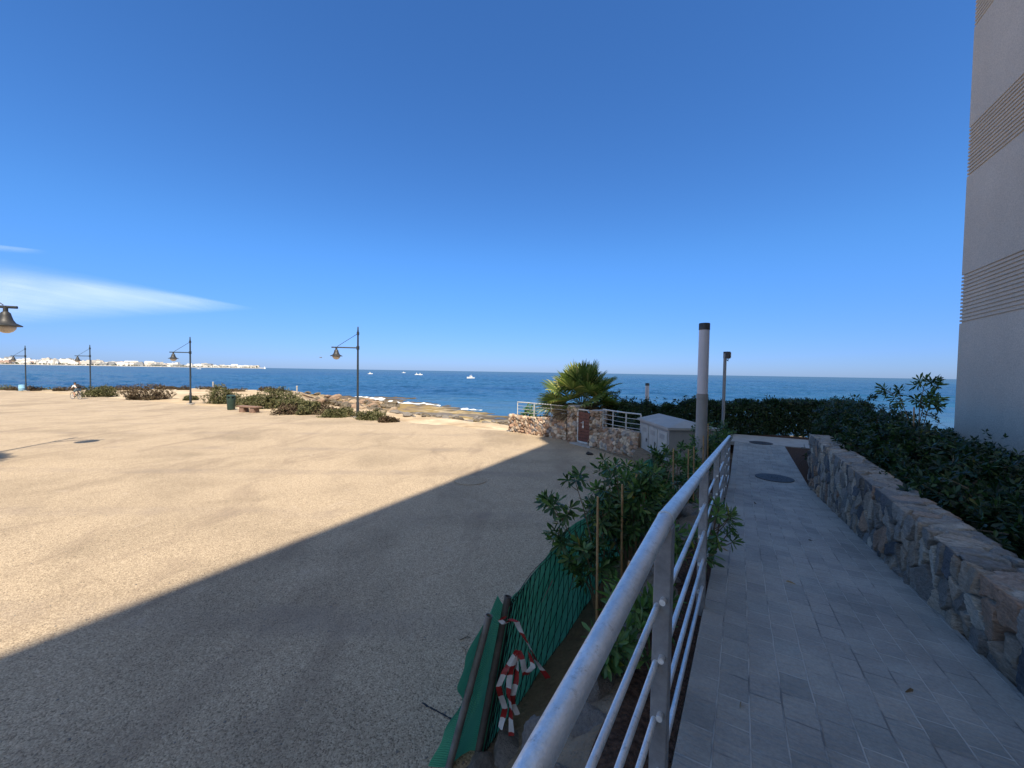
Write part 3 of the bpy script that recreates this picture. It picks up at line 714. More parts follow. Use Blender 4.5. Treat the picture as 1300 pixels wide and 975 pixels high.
# ------------------------------------------------------------------ leaf tools
def unit(a): return a / np.maximum(np.linalg.norm(a, axis=-1, keepdims=True), 1e-9)
def leaves(P, D, k, L, W, r, amin=25, amax=95, droop=0.25, hi=True, clus=0.02):
    """whorls of k leaves at tips P with axes D -> verts, quads"""
    n = len(P); D = unit(D)
    a = np.where(np.abs(D[:, 2:3]) < 0.9, np.array([[0, 0, 1.0]]), np.array([[1.0, 0, 0]]))
    X_ = unit(np.cross(a, D)); Y_ = np.cross(D, X_)
    ph = (np.arange(k)[None] * 2.399 + r.random((n, 1)) * 6.28 + r.normal(0, 0.25, (n, k)))
    al = np.radians(amin + (amax - amin) * (np.arange(k)[None] / max(k - 1, 1)) ** 0.8 + r.normal(0, 9, (n, k)))
    rad = X_[:, None] * np.cos(ph)[..., None] + Y_[:, None] * np.sin(ph)[..., None]
    dr = D[:, None] * np.cos(al)[..., None] + rad * np.sin(al)[..., None]
    dr = unit(dr + np.array([0, 0, -droop]) * r.random((n, k, 1)))
    base = P[:, None] + rad * 0.004 - D[:, None] * (clus * np.arange(k)[None, :, None] / k)
    sd = unit(np.cross(dr, D[:, None] + 1e-3)); nm = np.cross(sd, dr)
    ll = L * (0.65 + 0.6 * r.random((n, k))); ww = W * (0.75 + 0.5 * r.random((n, k)))
    dr = dr.reshape(-1, 3); sd = sd.reshape(-1, 3); nm = nm.reshape(-1, 3); base = base.reshape(-1, 3); ll = ll.reshape(-1, 1); ww = ww.reshape(-1, 1)
    cv = (0.05 + 0.22 * r.random((len(dr), 1))) * ll
    if hi: T = [(0, 0.10, 0), (0.38, 0.72, 0.22), (0.74, 1.0, 0.22), (1.0, 0.16, 0)]
    else: T = [(0, 0.12, 0), (0.62, 1.0, 0), (1.0, 0.12, 0)]
    rows = []
    for tt, hw, fo in T:
        c = base + dr * ll * tt - nm * cv * tt * tt
        l_ = c + sd * ww * hw * 0.5; r_ = c - sd * ww * hw * 0.5
        if hi: rows += [l_, c - nm * ww * fo, r_]
        else: rows += [l_, r_]
    per = len(rows); V = np.stack(rows, 1).reshape(-1, 3); N = len(dr)
    b0 = (np.arange(N) * per)[:, None]
    Q = []
    st = 3 if hi else 2
    for i in range(len(T) - 1):
        for j in range(st - 1): Q.append(np.concatenate([b0 + i * st + j, b0 + i * st + j + 1, b0 + (i + 1) * st + j + 1, b0 + (i + 1) * st + j], 1))
    return V, np.stack(Q, 1).reshape(-1, 4)
def lumps(dirs, r, n=9, amp=0.25):
    c = unit(r.normal(0, 1, (n, 3)) + np.array([0, 0, 0.35])); s = np.zeros(len(dirs))
    for i in range(n):
        s += np.exp((dirs @ c[i] - 1) * 9) * (0.6 + 0.8 * r.random())
    return 1 - amp + amp * np.clip(s, 0, 1.4) * 1.2
def crown_pts(n, rx, ry, rz, r, inner=0.5, lumpn=10, amp=0.35, zmin=-0.2):
    d = unit(r.normal(0, 1, (int(n * 1.8), 3))); d = d[d[:, 2] > zmin][:n]
    f = (inner + (1 - inner) * r.random(len(d)) ** 0.6) * lumps(d, r, lumpn, amp)
    return d * f[:, None] * np.array([rx, ry, rz]), unit(d * np.array([1 / rx, 1 / ry, 1 / rz]) + np.array([0, 0, 0.35]) + r.normal(0, 0.35, d.shape))
def twigs(mb, pts, base, r, n=14, rad=0.006):
    idx = r.choice(len(pts), min(n, len(pts)), replace=False)
    for i in idx:
        p = Vector(pts[i]); b = Vector(base); mid = b.lerp(p, 0.5) + Vector((0, 0, 0.08)) + Vector(tuple(r.normal(0, 0.03, 3)))
        mb.tube([b, mid, p], [rad * 1.6, rad * 1.1, rad * 0.5], 5, False)
def bush(name, loc, rx, ry, rz, n, k, L, W, mat, label, cat, group, seed, hi=False, inner=0.45, lumpn=10, amp=0.35, zoff=0.25, zmin=-0.25, tw=16, sprig=0):
    r = rng(seed); root = thing(name, loc, label, cat, group)
    P, D = crown_pts(n, rx, ry, rz, r, inner, lumpn, amp, zmin); P = P + np.array([0, 0, rz * zoff])
    P = P[P[:, 2] > 0.01] if len(P) else P; D = D[:len(P)]
    if sprig:
        a2 = r.random(sprig) * 6.28; q2 = 0.85 * np.sqrt(r.random(sprig)); zt2 = (1.0 - 0.45 * q2 ** 2) * rz * (1 + zoff) + 0.02 + 0.14 * r.random(sprig) ** 1.5
        P = np.concatenate([P, np.stack([rx * q2 * np.cos(a2), ry * q2 * np.sin(a2), zt2], 1)]); D = np.concatenate([D, r.normal(0, 0.3, (sprig, 3)) + np.array([0, 0, 1.0])])
    V, Q = leaves(P, D, k, L, W, r, hi=hi)
    link('foliage', np_mesh('foliage', V, Q, hi), mat, root)
    mb = MB(); twigs(mb, P, (0, 0, 0.0), r, tw, 0.008 if rz < 1.5 else 0.012); mb.build('stem', M['bark'], root)
    return root

# ------------------------------------------------------------------ shrubs in the raised bed on the right
GB = 'dark green shrubs filling the raised bed'
r = rng(77); k = 0
for s in np.arange(-1.4, 13.4, 0.98):
    for q, hz in ((PW + 0.95, 0.60), (PW + 1.75, 0.66), (PW + 2.7, 0.62)):
        if q > PW + 1.5 and s < 1.0: continue
        jx, jq = r.normal(0, 0.12), r.normal(0, 0.10)
        p = PQ(s + jx, q + jq, (1.40 if q < PW + 1.2 else 1.27) if s < 9.8 else 0.75)
        if (p - BC).dot(NB) < 0.25 and s < 9.4: continue
        hh_ = (0.34 if q < PW + 1.2 else 0.20 if q < PW + 2.2 else 0.04) + 0.06 * r.normal() + 0.12 * float(sstep(4, 9, s)) + (0 if s < 9.8 else 0.72 if q < PW + 2.2 else 0.62)
        if s < 1.5: lab = 'dark shrub spilling over the near end of the stone wall'
        elif s > 9.5: lab = 'dark shrub at the far end of the raised bed before the sea'
        elif q < PW + 1.5: lab = 'dark green shrub leaning over the stone wall top in the raised bed'
        else: lab = 'dark green shrub at the foot of the beige building'
        near = s < 5
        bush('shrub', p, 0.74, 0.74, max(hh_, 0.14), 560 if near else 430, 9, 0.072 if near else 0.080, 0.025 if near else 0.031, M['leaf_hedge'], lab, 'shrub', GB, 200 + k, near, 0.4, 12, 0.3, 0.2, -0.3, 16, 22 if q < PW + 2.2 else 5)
        k += 1
def sapling(name, loc, h, nb, label, cat, group, seed, mat, spread=0.35, L=0.10, W=0.028, k=11, hi=True, lean=(0, 0), bare=0.45, per=4):
    """staked young plant: a few stems that branch and end in whorls of leaves"""
    r = rng(seed); root = thing(name, loc, label, cat, group); mb = MB(); tips = []; dirs = []
    for i in range(nb):
        an = r.random() * 6.28; sp = spread * (0.35 + 0.65 * r.random()); hh = h * (0.6 + 0.4 * r.random())
        if i == 0: sp *= 0.3; hh = h
        pts = []
        for f in np.linspace(0, 1, 6):
            pts.append(Vector((math.cos(an) * sp * f ** 1.5 + lean[0] * f * f, math.sin(an) * sp * f ** 1.5 + lean[1] * f * f, hh * (f ** 0.9))) + Vector(tuple(r.normal(0, 0.012, 3) * f)))
        mb.tube(pts, [0.011, 0.010, 0.008, 0.0065, 0.005, 0.003], 6)
        tips.append(pts[-1]); dirs.append((pts[-1] - pts[-2]).normalized())
        for _ in range(per):
            f = bare + (0.97 - bare) * r.random(); j = min(int(f * 5), 4); b = pts[j].lerp(pts[j + 1], f * 5 - j)
            d = Vector((math.cos(an + r.normal(0, 1.3)), math.sin(an + r.normal(0, 1.3)), 0.35 + 0.6 * r.random())).normalized()
            ln = (0.10 + 0.16 * r.random()); t_ = b + d * ln + Vector((0, 0, 0.03))
            mb.tube([b, b + d * ln * 0.5, t_], [0.005, 0.004, 0.0025], 5); tips.append(t_); dirs.append(d)
            if r.random() < 0.6:
                c = b + d * ln * 0.55; d2 = (d + Vector(tuple(r.normal(0, 0.7, 3)))).normalized(); tips.append(c + d2 * 0.07); dirs.append(d2)
    P = np.array([tuple(x) for x in tips]); D = np.array([tuple(x) for x in dirs])
    V, Q = leaves(P, D, k, L, W, r, 14, 88, 0.30, hi, 0.05)
    mb.build('stem', M['bark'], root); link('foliage', np_mesh('foliage', V, Q, hi), mat, root)
    return root
# taller sapling with stake rising from that bed
p = at(1163, 560, 6.4)
sapling('sapling', (p.x, p.y, 1.45), 1.34, 4, 'tall young shrub with open leaf whorls against the sea beside the building', 'sapling', None, 5, M['leaf'], 0.26, 0.12, 0.030, 10, True, (0.02, 0), 0.80, 4)
def stake(p, h, label, tiltv=(0.0, 0.0), group='bamboo canes staking the plants by the handrail', r_=0.011):
    mb = MB(); n = 7; pts = []; rr = []
    for i in range(n * 2):
        f = (i // 2 + (0.08 if i % 2 == 0 else 0.92)) / n
        pts.append(Vector((tiltv[0] * f, tiltv[1] * f, h * f))); rr.append(r_ * (1.0 if i % 2 else 1.14) * (1 - 0.15 * f))
    mb.tube(pts, rr, 9); o = mb.build('bamboo_cane', M['bamboo'], None, auto=35); o.location = p
    return tag(o, label, 'cane', group)
p = at(1160, 560, 6.35); stake(Vector((p.x, p.y, 1.40)), 0.95, 'thin cane holding the tall sapling in the raised bed', (0.0, 0.02), None)

# hedge closing the path and running behind cabinet
def hedge(name, a, b, wid, zb, zt, n, seed, label, mat):
    r = rng(seed); a = Vector(a); b = Vector(b); d = b - a; Ln = d.length; d.normalize(); nn_ = Vector((-d.y, d.x, 0))
    root = thing(name, a, label, 'hedge')
    s = r.random(n) * Ln; side = r.random(n)
    H_ = zt - zb
    f = r.random(n); topm = f > 0.55
    tv = (r.random(n) - 0.5) * 2; hz = r.random(n)
    off = np.where(topm, tv, np.where(r.random(n) < 0.75, -1, 1)) * (0.85 + 0.3 * fbm(s * 1.2, hz * 2, seed))
    hh = np.where(topm, 1.0, hz) * (0.72 + 0.52 * fbm(s * 1.4, s * 0 + 2, seed + 4) + 0.13 * r.random(n) ** 2 + 0.10 * (r.random(n) > 0.96))
    dep = 1 - 0.35 * r.random(n) ** 2
    P = np.stack([d.x * s + nn_.x * off * wid * dep, d.y * s + nn_.y * off * wid * dep, hh * H_ * (0.75 + 0.25 * dep)], 1)
    D = np.stack([nn_.x * off * (1 - topm), nn_.y * off * (1 - topm), 0.35 + topm * 0.9], 1) + r.normal(0, 0.35, (n, 3))
    ks = int(Ln * 26); s2 = r.random(ks) * Ln; o2 = (r.random(ks) - 0.5) * 1.5 * wid
    P = np.concatenate([P, np.stack([d.x * s2 + nn_.x * o2, d.y * s2 + nn_.y * o2, H_ * (0.95 + 0.26 * r.random(ks) ** 1.6)], 1)]); D = np.concatenate([D, r.normal(0, 0.3, (ks, 3)) + np.array([0, 0, 1.0])])
    V, Q = leaves(P, D, 8, 0.115, 0.04, r, 15, 95, 0.2, False)
    link('foliage', np_mesh('foliage', V, Q), mat, root)
    mb = MB()
    for x in np.arange(0.3, Ln, 0.55):
        c = d * float(x) + nn_ * float(r.normal(0, 0.1))
        for _ in range(3):
            e_ = Vector((r.normal(0, 0.25), r.normal(0, 0.2), H_ * 0.8)); mb.tube([c, c + e_ * 0.5 + Vector((0.02, 0, 0.05)), c + e_], [0.014, 0.01, 0.005], 5, False)
    mb.build('stem', M['bark'], root)
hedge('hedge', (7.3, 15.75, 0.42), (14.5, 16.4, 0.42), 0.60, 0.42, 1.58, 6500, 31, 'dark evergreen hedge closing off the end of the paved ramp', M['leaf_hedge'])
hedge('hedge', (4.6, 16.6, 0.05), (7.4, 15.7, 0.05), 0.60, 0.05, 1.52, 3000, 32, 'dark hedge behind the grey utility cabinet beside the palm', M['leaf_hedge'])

# ------------------------------------------------------------------ plants in the strip by the railing
GP = 'staked young shrubs between handrail and green fence'
sap = [(3.75, -0.98, 1.58, 6, 'leaf', (-0.24, 0.05), 'bushy staked shrub beside the green fence, its twigs reaching over the asphalt'),
       (4.15, -0.80, 1.40, 8, 'leaf', (-0.10, 0.05), 'dense staked shrub behind the kink of the handrail'),
       (4.75, -0.95, 1.38, 8, 'leaf_fresh', (-0.1, 0.1), 'shrub with bright green tip leaves among the bamboo canes'),
       (5.5, -0.85, 1.35, 7, 'leaf', (-0.05, 0), 'dark shrub beside the hanging red and white tape'),
       (6.4, -0.95, 1.42, 7, 'leaf_fresh', (-0.1, 0), 'tall shrub with upright leaf whorls before the grey cabinet doors'),
       (7.2, -0.75, 1.22, 7, 'leaf', (0, 0), 'green shrub at the foot of the column lamp'),
       (8.1, -0.70, 1.15, 7, 'leaf_fresh', (0, 0), 'light green shrub right under the cabinet side wall'),
       (9.0, -0.55, 1.10, 7, 'leaf', (0, 0), 'shrub behind the column lamp close to the handrail'),
       (9.9, -0.45, 1.15, 8, 'leaf', (0, 0), 'dense dark shrub at the far end of the handrail'),
       (10.8, -0.45, 1.15, 8, 'leaf', (0, 0), 'dark bushy shrub past the end of the handrail')]
for i, (s, q, h, nb, mt, ln, lab) in enumerate(sap):
    if 5 < s < 8.5: h -= 0.22
    z = soil_z(s, q) - 0.02
    sapling('young_shrub', PQ(s, q, z), h, nb, lab, 'shrub', GP, 300 + i, M[mt], 0.42, 0.105, 0.033, 11, True, ln, 0.46 if i < 2 else 0.28, 6)
# low plants near the rail foot
for i, (s, q, h, lab) in enumerate([(2.0, -0.34, 0.13, 'low leafy seedling on the soil below the nearest handrail bars'), (2.45, -0.34, 0.15, 'small plant with a yellow leaf behind the nearest handrail post'),
                                    (3.3, -0.25, 0.42, 'leafy sprig behind the second handrail post'), (4.0, -0.02, 0.55, 'leafy sprig poking through the handrail over the paving')]):
    sapling('seedling', PQ(s, q, soil_z(s, q) if q < -0.2 else zp(s) - 0.06), h, 4, lab, 'plant', 'low plants at the foot of the handrail', 340 + i, M['leaf_fresh'], 0.07 if h < 0.2 else 0.15, 0.09, 0.024, 10, True, (0.05, 0), 0.2, 3)
for (px, py, y, lab) in [(759, 628, 3.4, 'nearest bamboo cane, standing tallest in the shrub by the green fence'), (790, 613, 3.85, 'second bamboo cane, among the shrub by the handrail kink'), (808, 600, 4.3, 'bamboo cane just left of the hanging striped tape'),
                         (855, 568, 5.8, 'bamboo cane before the near corner of the grey cabinet'), (874, 569, 6.0, 'bamboo cane before the cabinet side wall'), (881, 566, 6.3, 'bamboo cane just left of the column lamp'),
                         (893, 552, 6.6, 'bamboo cane crossing in front of the column lamp'), (899, 537, 7.8, 'pale topped bamboo cane right of the column lamp')]:
    p = at(px, py, y); s = p.x * U.x + p.y * U.y; q = p.x * RN.x + p.y * RN.y - C0
    zb = soil_z(s, q) - 0.08; stake(Vector((p.x + 0.02, p.y, zb)), p.z - zb, lab, (-0.02, 0.0))
for (s, q, h) in [(2.3, -0.40, 0.42), (2.7, -0.46, 0.48)]:
    stake(PQ(s, q, soil_z(s, q) - 0.05), h, 'short bamboo cane seen between the rail and its nearest post', (0.02, 0.03), 'bamboo canes under the near handrail')

# ------------------------------------------------------------------ rocks
def rock_mesh(seed, sub=4, rough=0.5):
    import bmesh
    bm = bmesh.new(); bmesh.ops.create_icosphere(bm, subdivisions=sub, radius=1.0); r = rng(seed)
    pl = [(unit(r.normal(0, 1, 3)), 0.55 + 0.35 * r.random()) for _ in range(14)]
    for v in bm.verts:
        p = np.array(v.co); 
        for n_, d_ in pl:
            e_ = p @ n_ - d_
            if e_ > 0: p = p - n_ * e_ * 0.85
        q_ = 1 + rough * (float(fbm(p[0] * 2.2 + 5, p[1] * 2.2 + p[2] * 1.7, seed)) - 0.47) + 0.10 * (float(fbm(p[0] * 7, p[1] * 7 + p[2] * 5, seed + 1)) - 0.47)
        v.co = Vector(p * q_)
    me = bpy.data.meshes.new('rock'); bm.to_mesh(me); bm.free()
    me.polygons.foreach_set('use_smooth', [True] * len(me.polygons)); me.set_sharp_from_angle(angle=R(38))
    return me
ROCK = {}
for nm, mt in (('rock', 'rock'), ('rock_grey', 'rock_grey'), ('rock_red', 'rock_red'), ('rock_dark', 'rock_dark')):
    ROCK[nm] = []
    for i in range(5):
        me = rock_mesh(400 + i); me.materials.append(M[mt]); ROCK[nm].append(me)
def rock(name, kind, p, sc, r, label, group, cat='rock', sink=0.35):
    o = bpy.data.objects.new(name, ROCK[kind][int(r.integers(5))]); COL.objects.link(o)
    o.location = Vector(p) + Vector((0, 0, sc[2] * (1 - 2 * sink))); o.scale = sc; o.rotation_euler = (r.normal(0, 0.2), r.normal(0, 0.2), r.random() * 6.28)
    return tag(o, label, cat, group)
r = rng(8)
for s in np.arange(0.4, 9.5, 0.30):
    q = -0.30 + r.normal(0, 0.04); sc = (0.15 + 0.05 * r.random(), 0.12 + 0.04 * r.random(), 0.10 + 0.06 * r.random())
    lab = 'rough grey stone edging the bark strip under the near handrail bars' if s < 2.5 else 'rough stone edging the bark strip along the handrail foot'
    rock('edging_stone', 'rock_grey', PQ(s, q, zp(s) - 0.17), sc, r, lab, 'stones edging the bark strip under the handrail', 'stone', 0.4)
for s in np.arange(0.8, 6.5, 0.42):
    rock('edging_stone', 'rock_grey', PQ(s, -0.52 + r.normal(0, 0.06), soil_z(s, -0.52) - 0.06), (0.13 + 0.06 * r.random(), 0.11, 0.09), r, 'grey stone lying on the soil bank below the handrail', 'stones on the soil bank below the handrail', 'stone', 0.4)
for i, (px, py, z, sc) in enumerate([(650, 962, 0.05, 0.20), (700, 950, 0.12, 0.18), (745, 965, 0.3, 0.17), (610, 985, 0.03, 0.15)]):
    p = gp(px, py, z); rock('rubble_stone', 'rock_grey', p, (sc, sc * 0.8, sc * 0.55), r, ['flat grey stone under the hanging tape at the fence foot', 'grey rubble stone on the sandy soil left of the rail', 'grey rubble stone half under the top rail', 'small rubble stone at the frame bottom by the fence'][i], None, 'stone', 0.4)

# ------------------------------------------------------------------ green mesh fence with posts
FQ = -1.36
fo = PQ(2.5, FQ, 0.0)
fen = thing('mesh_fence', fo, 'sagging green netting fence with black plastic grid beside the asphalt', 'fence')
pt2 = at(645, 757, 2.92) - fo; pb2 = gp(604, 972, -0.05) - fo
pt1 = at(621, 781, 2.76) - fo; pb1 = gp(567, 985, -0.05) - fo
def fpt(s, h, wob=1.0):
    w_ = 0.012 * math.sin(s * 3.1) + 0.014 * math.sin(s * 9.7 + h * 3) + 0.02 * (h - 0.5) * math.sin(s * 1.7)
    p = PQ(s, FQ + w_ * wob - 0.06 * (h - 0.4), 0.0) + Vector((0, 0, h)) - fo
    k_ = max(0.0, min(1.0, (4.2 - s) / 1.78))
    if k_ > 0: p = p.lerp(pb2.lerp(pt2, h / 1.16) + RN * 0.03, k_)
    return p
def ftop(s): return 1.10 - 0.03 * math.sin(s * 2.4) - 0.02 * math.sin(s * 6)
n1, n2 = 130, 16; V = []; uvs = []
for s in np.linspace(2.42, 8.6, n1):
    for f in np.linspace(0.0, 1, n2):
        h = 0.02 + f * (ftop(s) - 0.02); V.append(tuple(fpt(s, h))); uvs.append((s, h))
me = np_mesh('netting', np.array(V), grid_quads(n1, n2), True)
li = np.zeros(len(me.loops), np.int32); me.loops.foreach_get('vertex_index', li); me.uv_layers.new(name='UVMap').data.foreach_set('uv', np.array(uvs, np.float32)[li].ravel())
link('netting', me, M['net'], fen)
# loose wavy end flap beyond the posts
V = []; uvs = []
for i, f in enumerate(np.linspace(0, 1, 40)):
    h = 0.02 + f * 1.06
    for j, g_ in enumerate(np.linspace(0, 1, 7)):
        a_ = pb2.lerp(pt2, f * 0.97); b_ = pb1.lerp(pt1, f * 1.02)
        ou = 0.10 + 0.045 * math.sin(f * 10.0 + 0.6) + 0.022 * math.sin(f * 23 + 1)
        c_ = a_.lerp(b_ + (b_ - a_).normalized() * ou, g_) + Vector((0, 0.05 + 0.03 * math.sin(g_ * 7 + f * 5), 0.05 * math.sin(g_ * 9 + f * 3) * f))
        V.append(tuple(c_)); uvs.append((g_ * 0.3, h))
me = np_mesh('netting', np.array(V), grid_quads(40, 7), True)
li = np.zeros(len(me.loops), np.int32); me.loops.foreach_get('vertex_index', li); me.uv_layers.new(name='UVMap').data.foreach_set('uv', np.array(uvs, np.float32)[li].ravel())
link('netting_flap', me, M['net'], fen)
mb = MB()
def gline(s0, h0, s1, h1, n=9):
    pts = []
    for f in np.linspace(0, 1, n):
        s = s0 + (s1 - s0) * f; h = h0 + (h1 - h0) * f
        pts.append(fpt(s, h) + RN * 0.012)
    mb.tube(pts, 0.0032, 4, False)
for s in np.arange(2.45, 8.5, 0.085): gline(s, 0.03, s + 0.10, ftop(s + 0.1))
for s in np.arange(1.6, 8.5, 0.17):
    a, b = s, s + 0.95
    h0 = 0.03
    if a < 2.45: h0 = 0.03 + (2.45 - a) / 0.95 * 1.05; a = 2.45
    if b > 8.55: continue
    gline(a, h0, b, 1.07)
for h in (1.06, 1.09): gline(2.45, h, 8.5, h - 0.02, 60)
mb.build('plastic_grid', M['wire'], fen)
for (s_, h_) in ((4.35, 0.62), (3.95, 0.45), (3.6, 0.70)):
    mb = MB(); a_ = fpt(s_, h_) + RN * 0.02; b_ = fpt(s_ + 0.16, h_ + 0.10) + RN * 0.02
    mb.add([a_, b_, b_ + Vector((0, 0, 0.035)), a_ + Vector((0.01, 0, 0.03))], [(0, 1, 2, 3)]); mb.build('plastic_tie', M['tape_white'], fen)
def pipe(name, a, b, mt, r_=0.026):
    a = Vector(a); b = Vector(b); d = (b - a).normalized(); mb = MB(); n = 18
    mb.tube([a, b], r_, n, False); mb.tube([b, a + d * 0.1], r_ * 0.82, n, False)
    x = d.cross(Vector((1, 0, 0))).normalized(); y = d.cross(x)
    vs = []
    for rr in (r_, r_ * 0.82):
        for j in range(n): vs.append(b + (x * math.cos(6.2832 * j / n) + y * math.sin(6.2832 * j / n)) * rr)
    mb.add(vs, [(j, (j + 1) % n, n + (j + 1) % n, n + j) for j in range(n)])
    c_ = a.lerp(b, 0.52); mb.tube([c_ - d * 0.006, c_ + d * 0.006], r_ * 1.12, n)
    mb.build(name, mt, fen, auto=40)
pipe('post', pb2, pt2, M['pipe_dark'], 0.027); pipe('post', pb1, pt1, M['pipe'], 0.026)
for s in (4.6, 6.6, 8.5):
    a = PQ(s, FQ - 0.05, -0.05) - fo; pipe('post', a, a + Vector((0.02, 0.03, 1.2)), M['pipe'], 0.024)

# barrier tape: red and white ribbons
def ribbon(name, pts, wid, label, side=Vector((1, 0, 0)), stripe=0.085, seed=1, twist=0.6, strands=None):
    mb = MB(); allp = strands or [pts]; r = rng(seed)
    for pts in allp:
        pts = [Vector(p) for p in pts]; dense = []
        for a, b in zip(pts, pts[1:]):
            k = max(2, int((b - a).length / 0.02))
            for i in range(k): dense.append(a.lerp(b, i / k))
        dense.append(pts[-1]); run = r.random() * stripe; prev = None; ph = r.random() * 6
        for i, p in enumerate(dense):
            tw = twist * math.sin(i * 0.23 + ph); sd = Matrix.Rotation(tw, 3, 'Z') @ side
            p = p + Vector((0.006 * math.sin(i * 0.5 + ph), 0.008 * math.sin(i * 0.37), 0)); row = (p - sd * wid / 2, p + Vector((0, 0.006 * math.sin(i + ph), 0)), p + sd * wid / 2)
            if prev is not None:
                mb.cur = int(run / stripe) % 2; mb.add([prev[0], prev[1], prev[2], row[0], row[1], row[2]], [(0, 1, 4, 3), (1, 2, 5, 4)]); run += (row[1] - prev[1]).length
            prev = row
    o = mb.build(name, [M['tape_red'], M['tape_white']], None, smooth=True)
    return tag(o, label, 'tape')
kx = at(650, 775, 2.86); ky = at(692, 860, 2.80); kn = at(658, 826, 2.80)
ribbon('barrier_tape', None, 0.042, 'knotted red and white barrier tape hanging from the dark fence pipe', Vector((0.9, -0.3, 0)), 0.075, 2, 0.7, [
    [at(646, 786, 2.80), at(656, 790, 2.78), at(672, 822, 2.76), at(695, 862, 2.74)],
    [kn, at(650, 850, 2.75), at(644, 880, 2.73), at(650, 905, 2.71), at(648, 934, 2.68)],
    [kn, at(640, 852, 2.76), at(634, 870, 2.74), at(640, 900, 2.71), at(636, 925, 2.69)],
    [kn, at(662, 838, 2.76), at(668, 858, 2.74), at(676, 845, 2.72), at(671, 828, 2.74)],
    [kn, at(655, 860, 2.76), at(651, 890, 2.73), at(656, 908, 2.71)],
    [at(640, 783, 2.84), at(634, 788, 2.82), at(640, 793, 2.79), at(648, 789, 2.79)]])
# second tape around a slim post beyond the shrubs
p0 = at(813, 645, 5.7)
tp = [at(815, 612, 4.25), at(818, 622, 4.24), at(814, 634, 4.22), at(817, 648, 4.2)]
ribbon('barrier_tape', tp, 0.08, 'short red and white tape hanging between the shrubs near the cabinet', Vector((1, 0, 0)), 0.10, 4, 0.3)
mb = MB(); b_ = gp(806, 668, 0.05); mb.tube([at(820, 606, 4.29), Vector((at(811, 650, 4.29).x, 4.29, 0.05))], 0.02, 10)
tag(mb.build('leaning_pipe', M['pipe_dark'], None, auto=40), 'dark leaning pipe holding the short striped tape', 'pipe')

# ------------------------------------------------------------------ garden wall, gate, rails
WAL = [(-0.12, 18.45), (0.6, 17.95), (1.5, 17.1), (2.3, 16.25)]
GW = 'stone garden walls either side of the gate'
hL = lambda s: 0.80 + 0.05 * math.sin(s * 2.0)
# masonry() puts the face on the LEFT of the run: run from the gate outwards
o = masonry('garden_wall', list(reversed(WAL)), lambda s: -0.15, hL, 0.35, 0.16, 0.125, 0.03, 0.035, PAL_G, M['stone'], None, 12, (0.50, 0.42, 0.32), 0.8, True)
tag(o, 'sunlit low rubble stone wall left of the gate below the palm', 'stone wall', GW)
WAR = [(3.22, 14.55), (3.45, 13.9), (3.75, 13.3), (4.18, 12.8)]
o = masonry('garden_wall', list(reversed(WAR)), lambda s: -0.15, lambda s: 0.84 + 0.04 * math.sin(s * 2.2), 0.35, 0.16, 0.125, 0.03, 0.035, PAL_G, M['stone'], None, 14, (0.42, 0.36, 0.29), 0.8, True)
tag(o, 'shaded rubble stone wall between the gate and grey cabinet', 'stone wall', GW)
def pillar(name, c, w_, h, label, seed):
    c = Vector(c); n = 4; P = [c + Vector((w_ / 2 * a, w_ / 2 * b, 0)) for a, b in ((-1, -1), (-1, 1), (1, 1), (1, -1), (-1, -1))]
    rz = math.atan2(-0.62, 0.78)
    P = [c + Matrix.Rotation(rz, 3, 'Z') @ (p - c) for p in P]
    root = thing(name, c, label, 'pillar', 'stone pillars of the gate')
    o = masonry('shaft', [p - c for p in P], lambda s: -0.1, lambda s: h, 0.02, 0.17, 0.14, 0.03, 0.028, PAL_G, M['stone'], root, seed, (0.45, 0.38, 0.30), 0.05, False)
    mb = MB(); mb.box((0, 0, h - 0.01), (w_ * 0.98, w_ * 0.98, 0.07), rz); mb.build('cap', M['concrete'], root, bevel=0.015)
    return root
pillar('gate_pillar', (2.62, 15.92, 0), 0.50, 1.47, 'taller stone pillar left of the brown gate, half in sun', 21)
pillar('gate_pillar', (3.30, 14.92, 0), 0.46, 1.38, 'shaded stone pillar right of the brown gate', 23)
g0, g1 = Vector((2.80, 15.62, 0)), Vector((3.16, 15.10, 0)); gd = (g1 - g0); gl = gd.length; gd.normalize(); grz = math.atan2(gd.y, gd.x)
gt = thing('garden_gate', (g0 + g1) / 2 + Vector((-0.12, -0.08, 0)), 'small dark red board gate in a pale metal frame between stone pillars', 'gate', None, grz)
gh = 1.32; gw = gl + 0.10
mb = MB()
for x in (-gw / 2, gw / 2): mb.box((x, 0, gh / 2 + 0.06), (0.05, 0.06, gh - 0.04))
mb.box((0, 0, gh + 0.045), (gw + 0.05, 0.06, 0.05)); mb.box((0, 0, 0.09), (gw - 0.052, 0.06, 0.06)); mb.build('frame', M['white_metal'], gt, bevel=0.006)
mb = MB()
for i in range(9):
    z = 0.19 + i * 0.128; mb.box((0, 0.0 + 0.004 * (i % 2), z), (gw - 0.07, 0.03, 0.120))
mb.build('board_panel', M['gate_wood'], gt, bevel=0.006)
mb = MB(); mb.box((-0.06, -0.030, 0.82), (0.045, 0.02, 0.22)); mb.lathe([(0.0, -0.012), (0.05, -0.008), (0.05, 0.008), (0, 0.012)], (-0.06, -0.036, 0.70), 14, Matrix.Rotation(R(90), 3, 'X')); 
mb.tube([(-0.06, -0.04, 0.86), (-0.06, -0.075, 0.86), (-0.14, -0.075, 0.86)], 0.01, 8); mb.build('lock_plate', M['white_metal'], gt)
mb = MB(); mb.prism([(-0.55, -0.28), (0.6, -0.30), (0.6, 0.12), (-0.55, 0.12)], -0.05, 0.055); o = mb.build('step', M['concrete'], gt, bevel=0.01)
